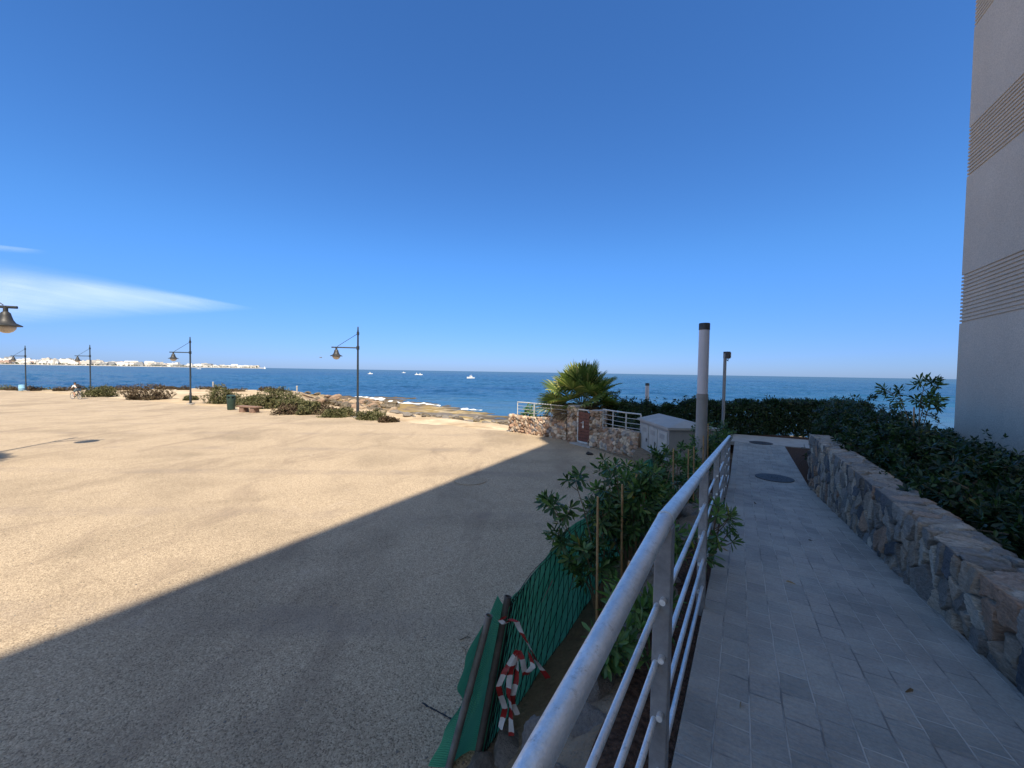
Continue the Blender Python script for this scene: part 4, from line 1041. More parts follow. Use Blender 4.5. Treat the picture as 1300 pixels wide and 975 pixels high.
mb = MB(); mb.tube([gt.location + Vector((0.02, -0.34, 0.0)), gt.location + Vector((0.20, -0.10, 0.45)), gt.location + Vector((0.27, 0.0 - 0.07, 0.62))], 0.009, 7)
tag(mb.build('stick', M['bamboo']), 'thin pale stick leaning against the brown gate', 'stick')
def wall_rail(name, pts, zf, h, label, nb=3):
    P = [Vector((p[0], p[1], zf)) for p in pts]; o0 = P[0].copy(); root = thing(name, o0, label, 'railing', 'rails on the garden wall')
    mb = MB(); mb.tube([p - o0 + Vector((0, 0, h)) for p in P], 0.024, 10); mb.build('top_rail', M['white_metal'], root, auto=40)
    for i in range(nb):
        mb = MB(); mb.tube([p - o0 + Vector((0, 0, h * (0.22 + 0.25 * i))) for p in P], 0.009, 7); mb.build('bar', M['white_metal'], root, auto=40)
    for p in P: mb = MB(); mb.box(p - o0 + Vector((0, 0, h / 2 - 0.04)), (0.035, 0.035, h + 0.06)); mb.build('post', M['white_metal'], root)
wall_rail('wall_railing', [(0.28, 18.40), (1.02, 17.78), (1.72, 17.12), (2.40, 16.42)], 0.80, 0.60, 'pale metal rail on the sunlit wall beside the palm')
wall_rail('wall_railing', [(3.40, 14.6), (3.62, 14.0), (3.92, 13.42), (4.28, 12.98)], 0.83, 0.64, 'pale metal rail on the shaded wall left of the cabinet')

# ------------------------------------------------------------------ utility cabinet
ca = at(853, 546, 10.6); cl = at(812, 531, 13.1); crr = at(884, 541, 11.5)
A0 = Vector((4.33, 10.75, 0)); fdir = Vector((-0.03, 1, 0)).normalized(); sdir = Vector((1, 0.03, 0)).normalized()
FL, SL, CH = 2.25, 1.30, 1.30
cab = thing('utility_cabinet', A0, 'grey metal utility cabinet with three pale doors and a low pitched roof', 'cabinet')
def cp(a, b, z): return fdir * a + sdir * b + Vector((0, 0, z))
mb = MB(); mb.add([cp(0, 0, 0), cp(FL, 0, 0), cp(FL, SL, 0), cp(0, SL, 0), cp(0, 0, CH), cp(FL, 0, CH), cp(FL, SL, CH), cp(0, SL, CH)], [(0, 1, 5, 4)[::-1], (1, 2, 6, 5)[::-1], (2, 3, 7, 6)[::-1], (3, 0, 4, 7)[::-1]])
mb.build('body', M['cab_side'], cab)
mb = MB(); e = 0.07; zr = CH + 0.20
ev = [cp(-e, -e, CH - 0.02), cp(FL + e, -e, CH - 0.02), cp(FL + e, SL + e, CH - 0.02), cp(-e, SL + e, CH - 0.02)]
e2 = [v + Vector((0, 0, 0.06)) for v in ev]; rd = [cp(0.45, SL / 2, zr), cp(FL + e, SL / 2, zr)]
mb.add(ev + e2 + rd, [(0, 1, 2, 3), (4, 0, 3, 7), (5, 1, 0, 4), (6, 2, 1, 5), (7, 3, 2, 6), (4, 8, 9, 5)[::-1], (7, 6, 9, 8)[::-1], (4, 7, 8)[::-1], (5, 9, 6)[::-1]])
mb.build('roof', M['cab_roof'], cab, bevel=0.006)
for i in range(3):
    a0 = 0.10 + i * (FL - 0.2) / 3; a1 = a0 + (FL - 0.2) / 3 - 0.05; mb = MB()
    vs = []
    for b in (-0.022, 0.01):
        vs += [cp(a0, b, 0.16), cp(a1, b, 0.16), cp(a1, b, CH - 0.10), cp(a0, b, CH - 0.10)]
    mb.add(vs, [(0, 1, 2, 3), (7, 6, 5, 4), (0, 4, 5, 1), (1, 5, 6, 2), (2, 6, 7, 3), (3, 7, 4, 0)])
    d = mb.build('door', M['cab_door'], cab, bevel=0.006)
    mb = MB()
    for kk in range(4): 
        z = CH - 0.22 - kk * 0.035; vs = []
        for b in (-0.030, -0.021): vs += [cp(a0 + 0.15, b, z), cp(a1 - 0.15, b, z), cp(a1 - 0.15, b, z + 0.016), cp(a0 + 0.15, b, z + 0.016)]
        mb.add(vs, [(0, 1, 2, 3), (7, 6, 5, 4), (0, 4, 5, 1), (1, 5, 6, 2), (2, 6, 7, 3), (3, 7, 4, 0)])
    mb.build('vent', M['cab_side'], d)
    mb = MB(); mb.tube([cp(a0 + 0.08, -0.05, 0.68), cp(a0 + 0.08, -0.05, 0.80)], 0.012, 8); mb.tube([cp(a0 + 0.08, -0.05, 0.74), cp(a0 + 0.08, -0.015, 0.74)], 0.012, 8); mb.build('handle', M['dark_metal'], d)
mb = MB(); mb.prism([cp(-0.03, -0.03, 0).xy, cp(-0.03, SL + 0.03, 0).xy, cp(FL + 0.03, SL + 0.03, 0).xy, cp(FL + 0.03, -0.03, 0).xy], -0.1, 0.10); mb.build('plinth', M['concrete'], cab)

# ------------------------------------------------------------------ column lamps and floodlight post
def column(loc, label):
    root = thing('column_lamp', loc, label, 'lamp', 'round column lamps'); 
    mb = MB(); mb.lathe([(0.17, 0), (0.17, 0.03), (0.115, 0.05), (0.108, 0.06), (0.104, 1.60), (0.110, 1.605), (0.110, 1.70), (0.100, 1.705)], n=32); mb.build('column', M['col_grey'], root, auto=35)
    mb = MB(); mb.lathe([(0.100, 1.706), (0.098, 2.98)], n=32); mb.build('diffuser', M['col_white'], root, auto=35)
    mb = MB(); mb.lathe([(0.103, 2.98), (0.103, 3.10), (0.096, 3.115), (0, 3.12)], n=32); mb.build('cap', M['dark_metal'], root, auto=35)
    return root
p = at(889, 586, 7.9); column((p.x, p.y, 0.72), 'tall round column lamp with pale diffuser and dark cap beside the handrail')
p = at(821.5, 500, 20.5); c2 = column((p.x, p.y, -0.78), 'smaller looking round column lamp standing behind the hedge by the palm')
p = at(919, 500, 13.6)
fl = thing('floodlight_post', (p.x, p.y, 0.40), 'slim grey post with a small floodlight head above the end hedge', 'light post')
mb = MB(); mb.box((0, 0, 1.58), (0.075, 0.075, 3.16), 0.3); mb.build('post', M['col_grey'], fl, bevel=0.006)
mb = MB(); mb.box((0.055, -0.01, 3.10), (0.16, 0.17, 0.24), 0.3); mb.build('lamp_head', M['dark_metal'], fl, bevel=0.012)
mb = MB(); mb.box((0.138, -0.03, 3.10), (0.012, 0.12, 0.18), 0.3); mb.build('lens', M['lamp_glass'], fl)
mb = MB(); mb.tube([(0.03, 0, 2.96), (0.10, -0.01, 2.90), (0.10, -0.01, 2.98)], 0.018, 8); mb.build('bracket', M['dark_metal'], fl)

# ------------------------------------------------------------------ manhole covers
def manhole(p, rad, label, slope=0.0, mt='iron'):
    root = thing('manhole_cover', p, label, 'manhole cover', 'manhole covers')
    mb = MB(); mb.lathe([(rad, 0.0), (rad, 0.010), (rad * 0.93, 0.012)], n=40); a = mb.build('rim', M[mt], root, auto=30)
    mb = MB(); mb.lathe([(rad * 0.925, 0.006), (rad * 0.92, 0.011), (0, 0.011)], n=40)
    for i in range(5):
        for j in range(10): 
            an = 6.283 * j / 10 + i * 0.3; rr = rad * (0.15 + 0.16 * i); mb.box((rr * math.cos(an), rr * math.sin(an), 0.0125), (0.03, 0.012, 0.004), an)
    mb.build('lid', M[mt], root, auto=30)
    if slope: root.rotation_euler = Matrix.Rotation(-slope, 4, RN).to_euler()
    return root
s_ = 10.55; p = gp(983, 607, 0.52); manhole((p.x, p.y, 0.5235), 0.37, 'round dark manhole cover in the paving below the stone wall')
p = gp(966, 562.5, 0.52); manhole((p.x, p.y, 0.5235), 0.35, 'farther round manhole cover near the hedge at the path end')
p = gp(597, 610, 0.0); manhole((p.x, p.y, 0.004), 0.42, 'pale round cover in the asphalt at the shadow edge', 0, 'plaza')

# litter by the gate
r = rng(4)
p = gp(749, 577, 0); rock('black_bag', 'rock_dark', p, (0.17, 0.10, 0.07), r, 'small black crumpled bag on the shaded ground before the gate', None, 'bag', 0.35)
bpy.data.objects['black_bag'].data = bpy.data.objects['black_bag'].data.copy(); bpy.data.objects['black_bag'].data.materials[0] = M['black']

# loose grit on the asphalt and dead leaves on the paving
r = rng(123); V = []; Q = []
for i in range(2600):
    if i < 1500: y = 2.4 + 12 * r.random() ** 1.6; x = -1.3 * y + (1.25 * y + 0.3) * r.random()
    else: y = 2.5 + 12 * r.random() ** 1.3; s0 = (y - 0.2); x = 0.55 * y - 1.75 + r.normal(0, 0.28) - 0.15
    if x > 0.585 * y - 1.62: x -= 0.5
    a = 0.004 + 0.010 * r.random() ** 3; k0 = len(V); an = r.random() * 6.28
    for j in range(4): V.append((x + a * (0.7 + 0.6 * r.random()) * math.cos(an + j * 1.57), y + a * (0.7 + 0.6 * r.random()) * math.sin(an + j * 1.57), 0.001 + float(tilt(x))))
    V.append((x, y, a * (0.6 + 0.5 * r.random()) + float(tilt(x)))); Q += [(k0 + j, k0 + (j + 1) % 4, k0 + 4) for j in range(4)]
tag(link('gravel', np_mesh('gravel', np.array(V), np.array(Q)), M['rock_grey']), kind='stuff')
for i, (px, py, an) in enumerate([(1098, 768, 0.3), (1077, 827, 1.2), (1032, 687, 2.0), (938, 899, 0.7), (960, 640, 1.4), (1010, 742, 2.6), (1150, 880, 0.2), (925, 700, 2.2)]):
    g_ = gp(px, py, 1.3)
    for _ in range(6): sq = g_.x * U.x + g_.y * U.y; g_ = gp(px, py, zp(sq))
    V, Q = leaves(np.array([[0, 0, 0.004]]), np.array([[math.cos(an), math.sin(an), 0.05]]), 1, 0.06, 0.022, r, 0, 5, 0.0)
    o = link('dead_leaf', np_mesh('dead_leaf', V, Q), M['frond_dry'] if i % 2 else M['bark']); o.location = g_; tag(o, 'dry fallen leaf lying on the grey paving of the ramp', 'leaf', 'dead leaves on the ramp paving')
for (pa_, pb_, lab) in [((536, 893), (575, 914), 'dark crack running in the shaded asphalt toward the fence foot')]:
    a_ = gp(*pa_, 0); b_ = gp(*pb_, 0); V = []; n_ = 14
    for i in range(n_):
        p_ = a_.lerp(b_, i / (n_ - 1)); V += [(p_.x, p_.y - 0.007 + r.normal(0, 0.004), 0.004), (p_.x, p_.y + 0.007 + r.normal(0, 0.004), 0.004)]
    tag(link('crack', np_mesh('crack', np.array(V), grid_quads(n_, 2)), M['black']), kind='structure')
def twig(a_, b_, lab):
    mb = MB(); m_ = a_.lerp(b_, 0.5) + Vector((0.01, 0.02, 0.012)); mb.tube([a_ + Vector((0, 0, 0.006)), m_, b_ + Vector((0, 0, 0.008))], [0.005, 0.004, 0.002], 6)
    mb.tube([m_, m_ + Vector((0.03, 0.05, 0.02))], [0.003, 0.0015], 5); tag(mb.build('twig', M['bark']), lab, 'twig')
twig(gp(584, 813, 0), gp(598, 810, 0), 'short dark twig on the asphalt left of the light fence pipe')
twig(gp(587, 822, 0), gp(592, 834, 0), 'second dark twig on the asphalt, pointing at the fence flap')

# ------------------------------------------------------------------ street lamps
def lamp_proto():
    root = thing('street_lamp', (0, 0, 0), 'x', 'street lamp', 'lamps along the edge of the plaza')
    H, AZ, AL = 5.3, 4.05, 1.17
    mb = MB(); mb.lathe([(0.16, 0), (0.16, 0.05), (0.085, 0.07), (0.075, 0.9), (0.062, 0.93), (0.055, 3.2), (0.048, H - 0.25), (0.040, H - 0.24), (0.036, H - 0.05), (0.0, H)], n=14); mb.build('pole', M['lamp_paint'], root, auto=35)
    mb = MB(); mb.box((0, 0, 0.03), (0.42, 0.42, 0.06)); mb.build('base_plate', M['concrete'], root)
    mb = MB(); mb.tube([(0, 0, AZ), (AL + 0.26, 0, AZ)], 0.038, 10); mb.lathe([(0.085, -0.1), (0.085, 0.1)], (0, 0, AZ), 12); mb.build('arm', M['lamp_paint'], root, auto=35)
    mb = MB(); mb.tube([(0, 0, H - 0.42), (AL - 0.05, 0, AZ + 0.05)], 0.014, 7); mb.lathe([(0.075, -0.08), (0.075, 0.08)], (0, 0, H - 0.42), 10); mb.build('tie_rod', M['lamp_paint'], root, auto=35)
    mb = MB(); mb.lathe([(0.05, 0.02), (0.055, -0.12), (0.10, -0.16), (0.12, -0.24), (0.15, -0.34), (0.20, -0.42), (0.33, -0.485), (0.335, -0.51), (0.22, -0.515)], (AL, 0, AZ), 24); hd = mb.build('hood', M['lamp_hood'], root, auto=40)
    mb = MB(); mb.lathe([(0.215, -0.505), (0.20, -0.58), (0.14, -0.655), (0.06, -0.695), (0, -0.70)], (AL, 0, AZ), 20); mb.build('glass_bowl', M['lamp_glass'], hd, smooth=True)
    return root
lp = lamp_proto()
adir = math.atan2(-0.2, -0.97)
lamps = [(gp(454, 530, 0), adir, 1.0, 'street lamp nearest the boulders, its lantern left of the pole'),
         (gp(242, 513, -0.2), adir, 1.02, 'street lamp left of the dark green bin on the sand'),
         (gp(115, 499, -0.36), adir, 1.03, 'street lamp behind the cyclist and a green bush'),
         (gp(33, 496, -0.45), adir, 1.04, 'far street lamp beside the blue drum')]
for i, (p, rz, sc, lab) in enumerate(lamps):
    o = lp if i == 0 else copy_tree(lp)
    o.location = p; o.rotation_euler = (0, 0, rz); o.scale = (1, 1, sc); o['label'] = lab
o = copy_tree(lp); ld = ray(7.5, 413); lt = 12.0 / ld.y; L0 = CAM + ld * lt
a0 = math.atan2(0.35, 0.94); o.location = (L0.x - 1.17 * math.cos(a0), L0.y - 1.17 * math.sin(a0), float(tilt(L0.x))); o.rotation_euler = (0, 0, a0); o.scale = (1, 1, (L0.z - o.location.z) / 3.56)
o['label'] = 'large lantern hanging into view at the left edge, its pole cropped away'

# ------------------------------------------------------------------ bin, bench, drum, posts
p = gp(293.5, 520, -0.1)
bn = thing('litter_bin', p, 'dark green round litter bin standing beside the low bench', 'litter bin')
mb = MB(); mb.lathe([(0.21, 0.0), (0.23, 0.04), (0.26, 0.70), (0.265, 0.72)], n=24); mb.build('body', M['bin_green'], bn, auto=35)
mb = MB(); mb.lathe([(0.262, 0.721), (0.262, 0.78)], n=24)
for an in np.linspace(0, 6.283, 7)[:-1]: mb.box((0.23 * math.cos(an), 0.23 * math.sin(an), 0.84), (0.05, 0.10, 0.14), an)
mb.lathe([(0.262, 0.90), (0.27, 0.94), (0.2, 1.0), (0.0, 1.03)], n=24); mb.build('hood', M['bin_green'], bn, auto=35)
mb = MB(); mb.lathe([(0.2, 0.70), (0.2, 0.90)], n=20); mb.build('liner', M['black'], bn)
pa, pb = gp(303, 522.5, -0.1), gp(330, 524.5, -0.1); bd = (pb - pa); bl = 1.75; rz = math.atan2(bd.y, bd.x)
be = thing('low_bench', (pa + pb) / 2, 'low backless brown bench on two dark block feet by the bushes', 'bench', None, rz)
mb = MB()
for y in (-0.16, 0, 0.16): mb.box((0, y, 0.37), (bl, 0.14, 0.09))
mb.build('seat', M['bench_wood'], be, bevel=0.01)
for x in (-0.48, 0.48): mb = MB(); mb.box((x, 0, 0.16), (0.42, 0.40, 0.325), 0, 0.92); mb.build('leg', M['bench_wood'], be, bevel=0.01)
p = gp(28, 496, -0.45); dr = thing('blue_drum', p, 'pale blue plastic drum at the foot of the far lamp', 'drum')
mb = MB(); mb.lathe([(0.26, 0), (0.29, 0.04), (0.30, 0.30), (0.31, 0.32), (0.30, 0.34), (0.28, 0.66), (0.26, 0.68)], n=20); mb.build('body', M['blue_plastic'], dr, auto=35)
mb = MB(); mb.lathe([(0.27, 0.68), (0.27, 0.73), (0, 0.75)], n=20); mb.build('lid', M['blue_plastic'], dr, auto=35)
for (px, py, y, lab) in [(270.5, 490, 60, 'small pale marker post on the sand ridge behind the bin'), (377, 496, 52, 'small white marker post at the shore edge above the bushes')]:
    p = at(px, py, y); z = float(ter_z(p.x, p.y)); mb = MB(); mb.lathe([(0.09, -0.5), (0.09, 0.42), (0.12, 0.45), (0.12, 0.54), (0.05, 0.60), (0, 0.62)], n=10)
    o = mb.build('marker_post', M['concrete'], None, auto=35); o.location = (p.x, p.y, p.z + 0.05); tag(o, lab, 'post', 'pale marker posts along the shore')

# ------------------------------------------------------------------ coastal bushes (px centre, base px y, width px, height px)
GC = 'coastal bushes at the plaza edge'
cb = [(4, 494, 34, 9, 'g', 'dark green bush at the extreme left beyond the blue drum'), (60, 492, 28, 8, 'g', 'low round bush between the two far lamps on the left'),
      (127, 503.5, 36, 15, 'g', 'green bush just right of the cyclist'), (186, 507, 60, 15, 'b', 'wide brownish green bush right of the green one by the cyclist'),
      (240, 507.5, 18, 5, 'g', 'tiny green tuft at the foot of the lamp left of the bin'), (285, 512, 42, 17, 'g', 'rounded green bush directly behind the litter bin'),
      (322, 515, 40, 15, 'g', 'green bush behind the left half of the low bench'), (346, 518, 46, 20, 'g', 'tallest green bush right behind the bench'),
      (372, 523, 48, 20, 'g', 'big dark bush right of the bench'), (392, 526.5, 30, 14, 'g', 'bush at the right end of the big row by the boulders'), (364, 524.5, 28, 11, 'b', 'greyer small bush in front of the big bush row'),
      (430, 530, 36, 14, 'g', 'rounded bush just left of the nearest lamp post'), (472, 533.5, 34, 11, 'g', 'low bush just right of the nearest lamp post'), (494, 536, 22, 6, 'b', 'sparse dry tuft right of the nearest lamp')]
for i, (px, py, w_, h_, kd_, lab) in enumerate(cb):
    a = gp(px, py, 0); a.z = float(tilt(a.x)); a = gp(px, py, a.z); d = a.y
    if 5 <= i <= 10: h_ *= 1.15
    if i == 2: h_ *= 1.1
    st = math.sqrt(1 + ((px - 650) / 500) ** 2); sx = w_ * d / 500 / 2; sz = h_ * d / 500
    n = int(min(1500, 420 + 300 * sx * sz))
    dirv = Vector((a.x, a.y, 0)).normalized(); c = a + dirv * sx * 0.6; c.z = float(ter_z(c.x, c.y))
    bush('coastal_bush', c, sx * 1.2 / st ** 0.5, sx * 1.05, sz * 1.0, n, 7, 0.12, 0.055, M['leaf_coast'] if kd_ == 'g' else M['leaf_brown'], lab, 'bush', GC, 500 + i, False, 0.35, 9, 0.4, 0.12, -0.15, 12)
GD = 'low dry scrub on the far sand ridge'
r = rng(66)
for i, px in enumerate([22, 42, 78, 96, 150, 168, 205, 218, 232, 262, 276, 296, 338, 352, 368, 398, 412]):
    e = 52; p = at(px, 480, e); x = (px - 650) / 500.0; y = 45.0
    for _ in range(30): y = float(np.interp(x * y, EX, EY)) - (1.5 + (i % 3) * 1.6)
    z = float(ter_z(x * y, y)); s_ = 1.1 + 0.9 * r.random()
    bush('dry_scrub', (x * y, y, z), s_, s_ * 0.8, 0.38 + 0.25 * r.random(), 260, 7, 0.13, 0.06, M['leaf_brown'], 'low reddish brown scrub mound on the sand ridge against the sea', 'scrub', GD, 600 + i, False, 0.35, 7, 0.4, 0.1, -0.1, 8)

# ------------------------------------------------------------------ shore boulders
r = rng(15); GR = 'boulders along the rocky shore'
bo = [(426, 506, 30, 9, 'rock_red', 'largest reddish flat boulder left of the nearest lamp'), (415, 517, 24, 10, 'rock_red', 'reddish tilted boulder behind the bush left of the lamp'), (405, 522, 16, 8, 'rock', 'pale boulder at the right end of the bush row'),
      (448, 512, 20, 8, 'rock', 'pale boulder just left of the lamp post'), (462, 520, 26, 9, 'rock', 'wide pale boulder directly right of the lamp post'), (440, 519, 18, 7, 'rock', 'pale boulder above the bush left of the lamp'),
      (392, 505, 30, 6, 'rock', 'flat pale ledge at the shore above the bush row'), (402, 501, 18, 5, 'rock_dark', 'dark rock at the water left of the red boulder'), (391, 499, 14, 4, 'rock_dark', 'dark low rock at the tip of the ledge')]
for px, py, w_, h_, kd_, lab in bo:
    p = at(px, py, 10); x = (px - 650) / 500; y = 30.0
    g = gp(px, py, -0.7); rock('boulder', kd_, g, (w_ * g.y / 1600, w_ * g.y / 1800, h_ * g.y / 1250), r, lab, GR, 'boulder', 0.3)
for i in range(170):
    px = 395 + 110 * r.random() ** 0.9; py = 501 + (px - 395) * 0.10 + r.random() * 16
    g = gp(px, py, -1.0); 
    z = float(ter_z(g.x, g.y)); g = gp(px, py, z); z = float(ter_z(g.x, g.y))
    if z < SEA - 0.5: continue
    s_ = 0.15 + 0.42 * r.random() ** 2.2
    rock('boulder', ['rock_dark', 'rock_dark', 'rock_red', 'rock', 'rock_dark'][int(r.integers(5))], (g.x, g.y, max(z, SEA - 0.1)), (s_ * 1.3, s_, s_ * 0.65), r, 'small weathered rock in the jumble between the lamp and the water', 'small rocks in the shore jumble', 'rock', 0.3)
for i in range(110):
    px = 500 + 145 * r.random(); py = 534 + (px - 500) * 0.075 - r.random() * 10
    g = gp(px, py, -0.8); z = float(ter_z(g.x, g.y)); g = gp(px, py, z); z = float(ter_z(g.x, g.y)); s_ = 0.10 + 0.24 * r.random() ** 2
    rock('boulder', ['rock_grey', 'rock_dark', 'rock_dark', 'rock_grey'][int(r.integers(4))], (g.x, g.y, z), (s_ * 1.4, s_, s_ * 0.6), r, 'small grey cobble on the reef flat between plaza edge and water', 'cobbles on the reef flat', 'rock', 0.3)

# ------------------------------------------------------------------ fan palms
def fan_palm(loc, label, trunk_h, nf, crown, seed, group=None, dead=12):
    r = rng(seed); root = thing('fan_palm', loc, label, 'palm tree', group)
    mb = MB(); mb.tube([(0, 0, -0.1), (0.02, 0, trunk_h * 0.5), (0, 0.02, trunk_h)], [0.26, 0.24, 0.20], 14)
    for i in range(40):
        an = r.random() * 6.28; z = trunk_h * (0.15 + 0.85 * r.random()); d = Vector((math.cos(an), math.sin(an), 0.9)).normalized()
        b = Vector((math.cos(an) * 0.20, math.sin(an) * 0.20, z)); mb.tube([b, b + d * 0.18], [0.03, 0.012], 5)
    mb.build('trunk', M['trunk'], root)
    def fans(specs, mat, name):
        V = []; T = []; pet = MB()
        for (an, elv, pl, Rr, droop) in specs:
            d = Vector((math.cos(an) * math.cos(elv), math.sin(an) * math.cos(elv), math.sin(elv))); b = Vector((math.cos(an) * 0.1, math.sin(an) * 0.1, trunk_h - 0.1))
            h = b + d * pl + Vector((0, 0, -0.12 * pl * droop)); mid = b.lerp(h, 0.5) + Vector((0, 0, 0.06 * pl))
            pet.tube([b, mid, h], [0.018, 0.013, 0.009], 5, False)
            ax = (d + Vector((0, 0, -0.35 * droop))).normalized(); sd = ax.cross(Vector((0, 0, 1)))
            sd = sd.normalized() if sd.length > 0.05 else Vector((1, 0, 0)); roll = r.normal(0, 0.35); nm = sd.cross(ax).normalized()
            sd, nm = sd * math.cos(roll) + nm * math.sin(roll), nm * math.cos(roll) - sd * math.sin(roll)
            ns_ = 26; span = R(115 + 15 * r.random())
            for i in range(ns_):
                ph = -span + 2 * span * (i + 0.5) / ns_; dl = span / ns_ * 0.98
                rr = Rr * (0.72 + 0.28 * math.cos(ph * 0.7)) * (0.92 + 0.14 * r.random())
                def pt(phi, rad, lift): 
                    q = ax * math.cos(phi) + sd * math.sin(phi); cone = 0.22 * rad
                    return h + q * rad + nm * (lift + cone * abs(math.sin(phi)) ** 1.5 * 0.8)
                k0 = len(V); tipdrop = Vector((0, 0, -0.09 * Rr * (0.3 + r.random()) * (0.7 + droop)))
                V += [h, pt(ph - dl, rr * 0.55, -0.012), pt(ph, rr * 0.55, 0.016), pt(ph + dl, rr * 0.55, -0.012), pt(ph - dl * 0.55, rr * 0.82, -0.004) + tipdrop * 0.3, pt(ph + dl * 0.55, rr * 0.82, -0.004) + tipdrop * 0.3, pt(ph + r.normal(0, 0.02), rr, 0) + tipdrop]
                T += [(k0, k0 + 1, k0 + 2), (k0, k0 + 2, k0 + 3), (k0 + 1, k0 + 4, k0 + 2), (k0 + 2, k0 + 5, k0 + 3), (k0 + 2, k0 + 4, k0 + 6), (k0 + 2, k0 + 6, k0 + 5)]
        me = np_mesh(name, np.array([tuple(v) for v in V]), np.array(T))
        link(name, me, mat, root); pet.build(name + '_stalks' if False else 'leaf_stalks', mat, root)
    live = []
    for i in range(nf):
        f = (i + 0.5) / nf; elv = R(88 - 88 * f) + r.normal(0, 0.14); an = i * 2.399 + r.normal(0, 0.2)
        live.append((an, elv, crown * (0.52 + 0.14 * r.random()), crown * (0.50 + 0.1 * r.random()), 0.10 + 0.5 * f))
    fans(live, M['frond'], 'crown')
    dd = [((R(120 + 170 * r.random()) if i % 2 else r.random() * 6.28), R(8 - 62 * r.random()), crown * (0.36 + 0.22 * r.random()), crown * (0.34 + 0.1 * r.random()), 1.2) for i in range(dead)]
    fans(dd, M['frond_dry'], 'dry_skirt')
    return root
fan_palm((3.15, 17.5, 0.0), 'bushy fan palm with a brown skirt behind the stone gate pillar', 1.5, 40, 1.8, 9, None, 50)
fan_palm((-15.9, 9.0, -0.08), 'fan palm beyond the left edge casting a shadow on the plaza', 3.1, 24, 1.35, 10, None, 6)
# garden plants behind the wall
for i, (x, y, rx, h, lab) in enumerate([(0.75, 18.9, 0.55, 0.95, 'small green garden bush behind the sunlit wall rail'), (1.6, 18.4, 0.5, 0.9, 'green bush under the dry skirt of the palm'), (4.6, 17.9, 0.9, 1.5, 'dark garden shrub right of the palm behind the gate'), (4.0, 16.6, 0.6, 1.1, 'dark shrub directly behind the brown gate'), (4.45, 15.0, 0.6, 1.05, 'dark shrub behind the shaded wall rail')]):
    bush('garden_shrub', (x, y, 0.05), rx, rx, h, 420, 8, 0.11, 0.04, M['leaf_fresh'] if i < 2 else M['leaf_hedge'], lab, 'shrub', 'garden shrubs behind the stone wall', 700 + i, False, 0.4, 10, 0.35, 0.15, -0.15, 12)

# ------------------------------------------------------------------ cyclist
hd = Vector((-0.97, 0.24, 0)).normalized(); crz = math.atan2(hd.y, hd.x)
cpos = gp(97, 506.8, -0.30); cpos.z = float(tilt(cpos.x)); cpos = gp(97, 506.8, cpos.z) ; SCY = 0.92
bk = thing('bicycle', cpos, 'dark bicycle ridden leftwards across the sunlit plaza', 'bicycle', None, crz); bk.scale = (SCY,) * 3
for x in (-0.52, 0.52):
    me = bpy.data.meshes.new('wheel'); mb = MB()
    circ = lambda rr, n=28: [(x + rr * math.cos(6.2832 * i / n), 0, 0.34 + rr * math.sin(6.2832 * i / n)) for i in range(n + 1)]
    mb.tube(circ(0.325), 0.020, 8, False); wh = mb.build('wheel', M['tyre'], bk, smooth=True)
    mb = MB(); mb.tube(circ(0.298), 0.010, 6, False)
    for i in range(12): an = i * 6.2832 / 12; mb.tube([(x, 0, 0.34), (x + 0.298 * math.cos(an), 0, 0.34 + 0.298 * math.sin(an))], 0.003, 4, False)
    mb.tube([(x, -0.05, 0.34), (x, 0.05, 0.34)], 0.025, 8); mb.build('rim', M['galv'], wh)
mb = MB(); bbk, st_, hdt, hdb, ra = (-0.08, 0, 0.30), (-0.22, 0, 0.80), (0.32, 0, 0.86), (0.37, 0, 0.70), (-0.52, 0, 0.34)
for a, b in ((bbk, st_), (st_, hdt), (bbk, hdb), (hdt, hdb), (bbk, ra), (st_, ra), (hdb, (0.52, 0, 0.34))): mb.tube([a, b], 0.018, 7)
mb.build('frame', M['dark_metal'], bk)
mb = MB(); mb.tube([(-0.225, 0, 0.80), (-0.245, 0, 0.90)], 0.014, 6); mb.box((-0.25, 0, 0.92), (0.26, 0.14, 0.05), 0, 0.8); mb.build('saddle', M['black'], bk)
mb = MB(); mb.tube([(0.31, 0, 0.86), (0.30, 0, 0.98)], 0.014, 6); mb.tube([(0.26, -0.28, 1.0), (0.32, -0.1, 0.99), (0.32, 0.1, 0.99), (0.26, 0.28, 1.0)], 0.014, 7); mb.build('handlebar', M['dark_metal'], bk)
mb = MB(); mb.tube([(-0.08, -0.09, 0.30), (-0.08, 0.09, 0.30)], 0.015, 6); mb.tube([(-0.08, 0.08, 0.30), (0.08, 0.09, 0.26), (0.08, 0.19, 0.26)], 0.012, 6); mb.tube([(-0.08, -0.08, 0.30), (-0.24, -0.09, 0.34), (-0.24, -0.19, 0.34)], 0.012, 6); mb.build('pedals', M['dark_metal'], bk)
def skin_fig(name, V, E, Rr, mat, parent, root=0):
    me = bpy.data.meshes.new(name); me.from_pydata([Vector(v) for v in V], E, []); me.update()
    o = link(name, me, mat, parent); sk = o.modifiers.new('skin', 'SKIN'); 
    lay = me.skin_vertices[0].data if len(me.skin_vertices) else None
    if lay is None:
        bpy.context.view_layer.objects.active = o; lay = me.skin_vertices[0].data
    for i, rr in enumerate(Rr): lay[i].radius = (rr, rr) if not hasattr(rr, '__len__') else rr
    lay[root].use_root = True
    sb = o.modifiers.new('sub', 'SUBSURF'); sb.levels = 1; sb.render_levels = 2; sk.use_smooth_shade = True
    return o
pr = thing('person', cpos, 'cyclist in a white top bent over the handlebar with a dark backpack', 'person', None, crz); pr.scale = (SCY,) * 3
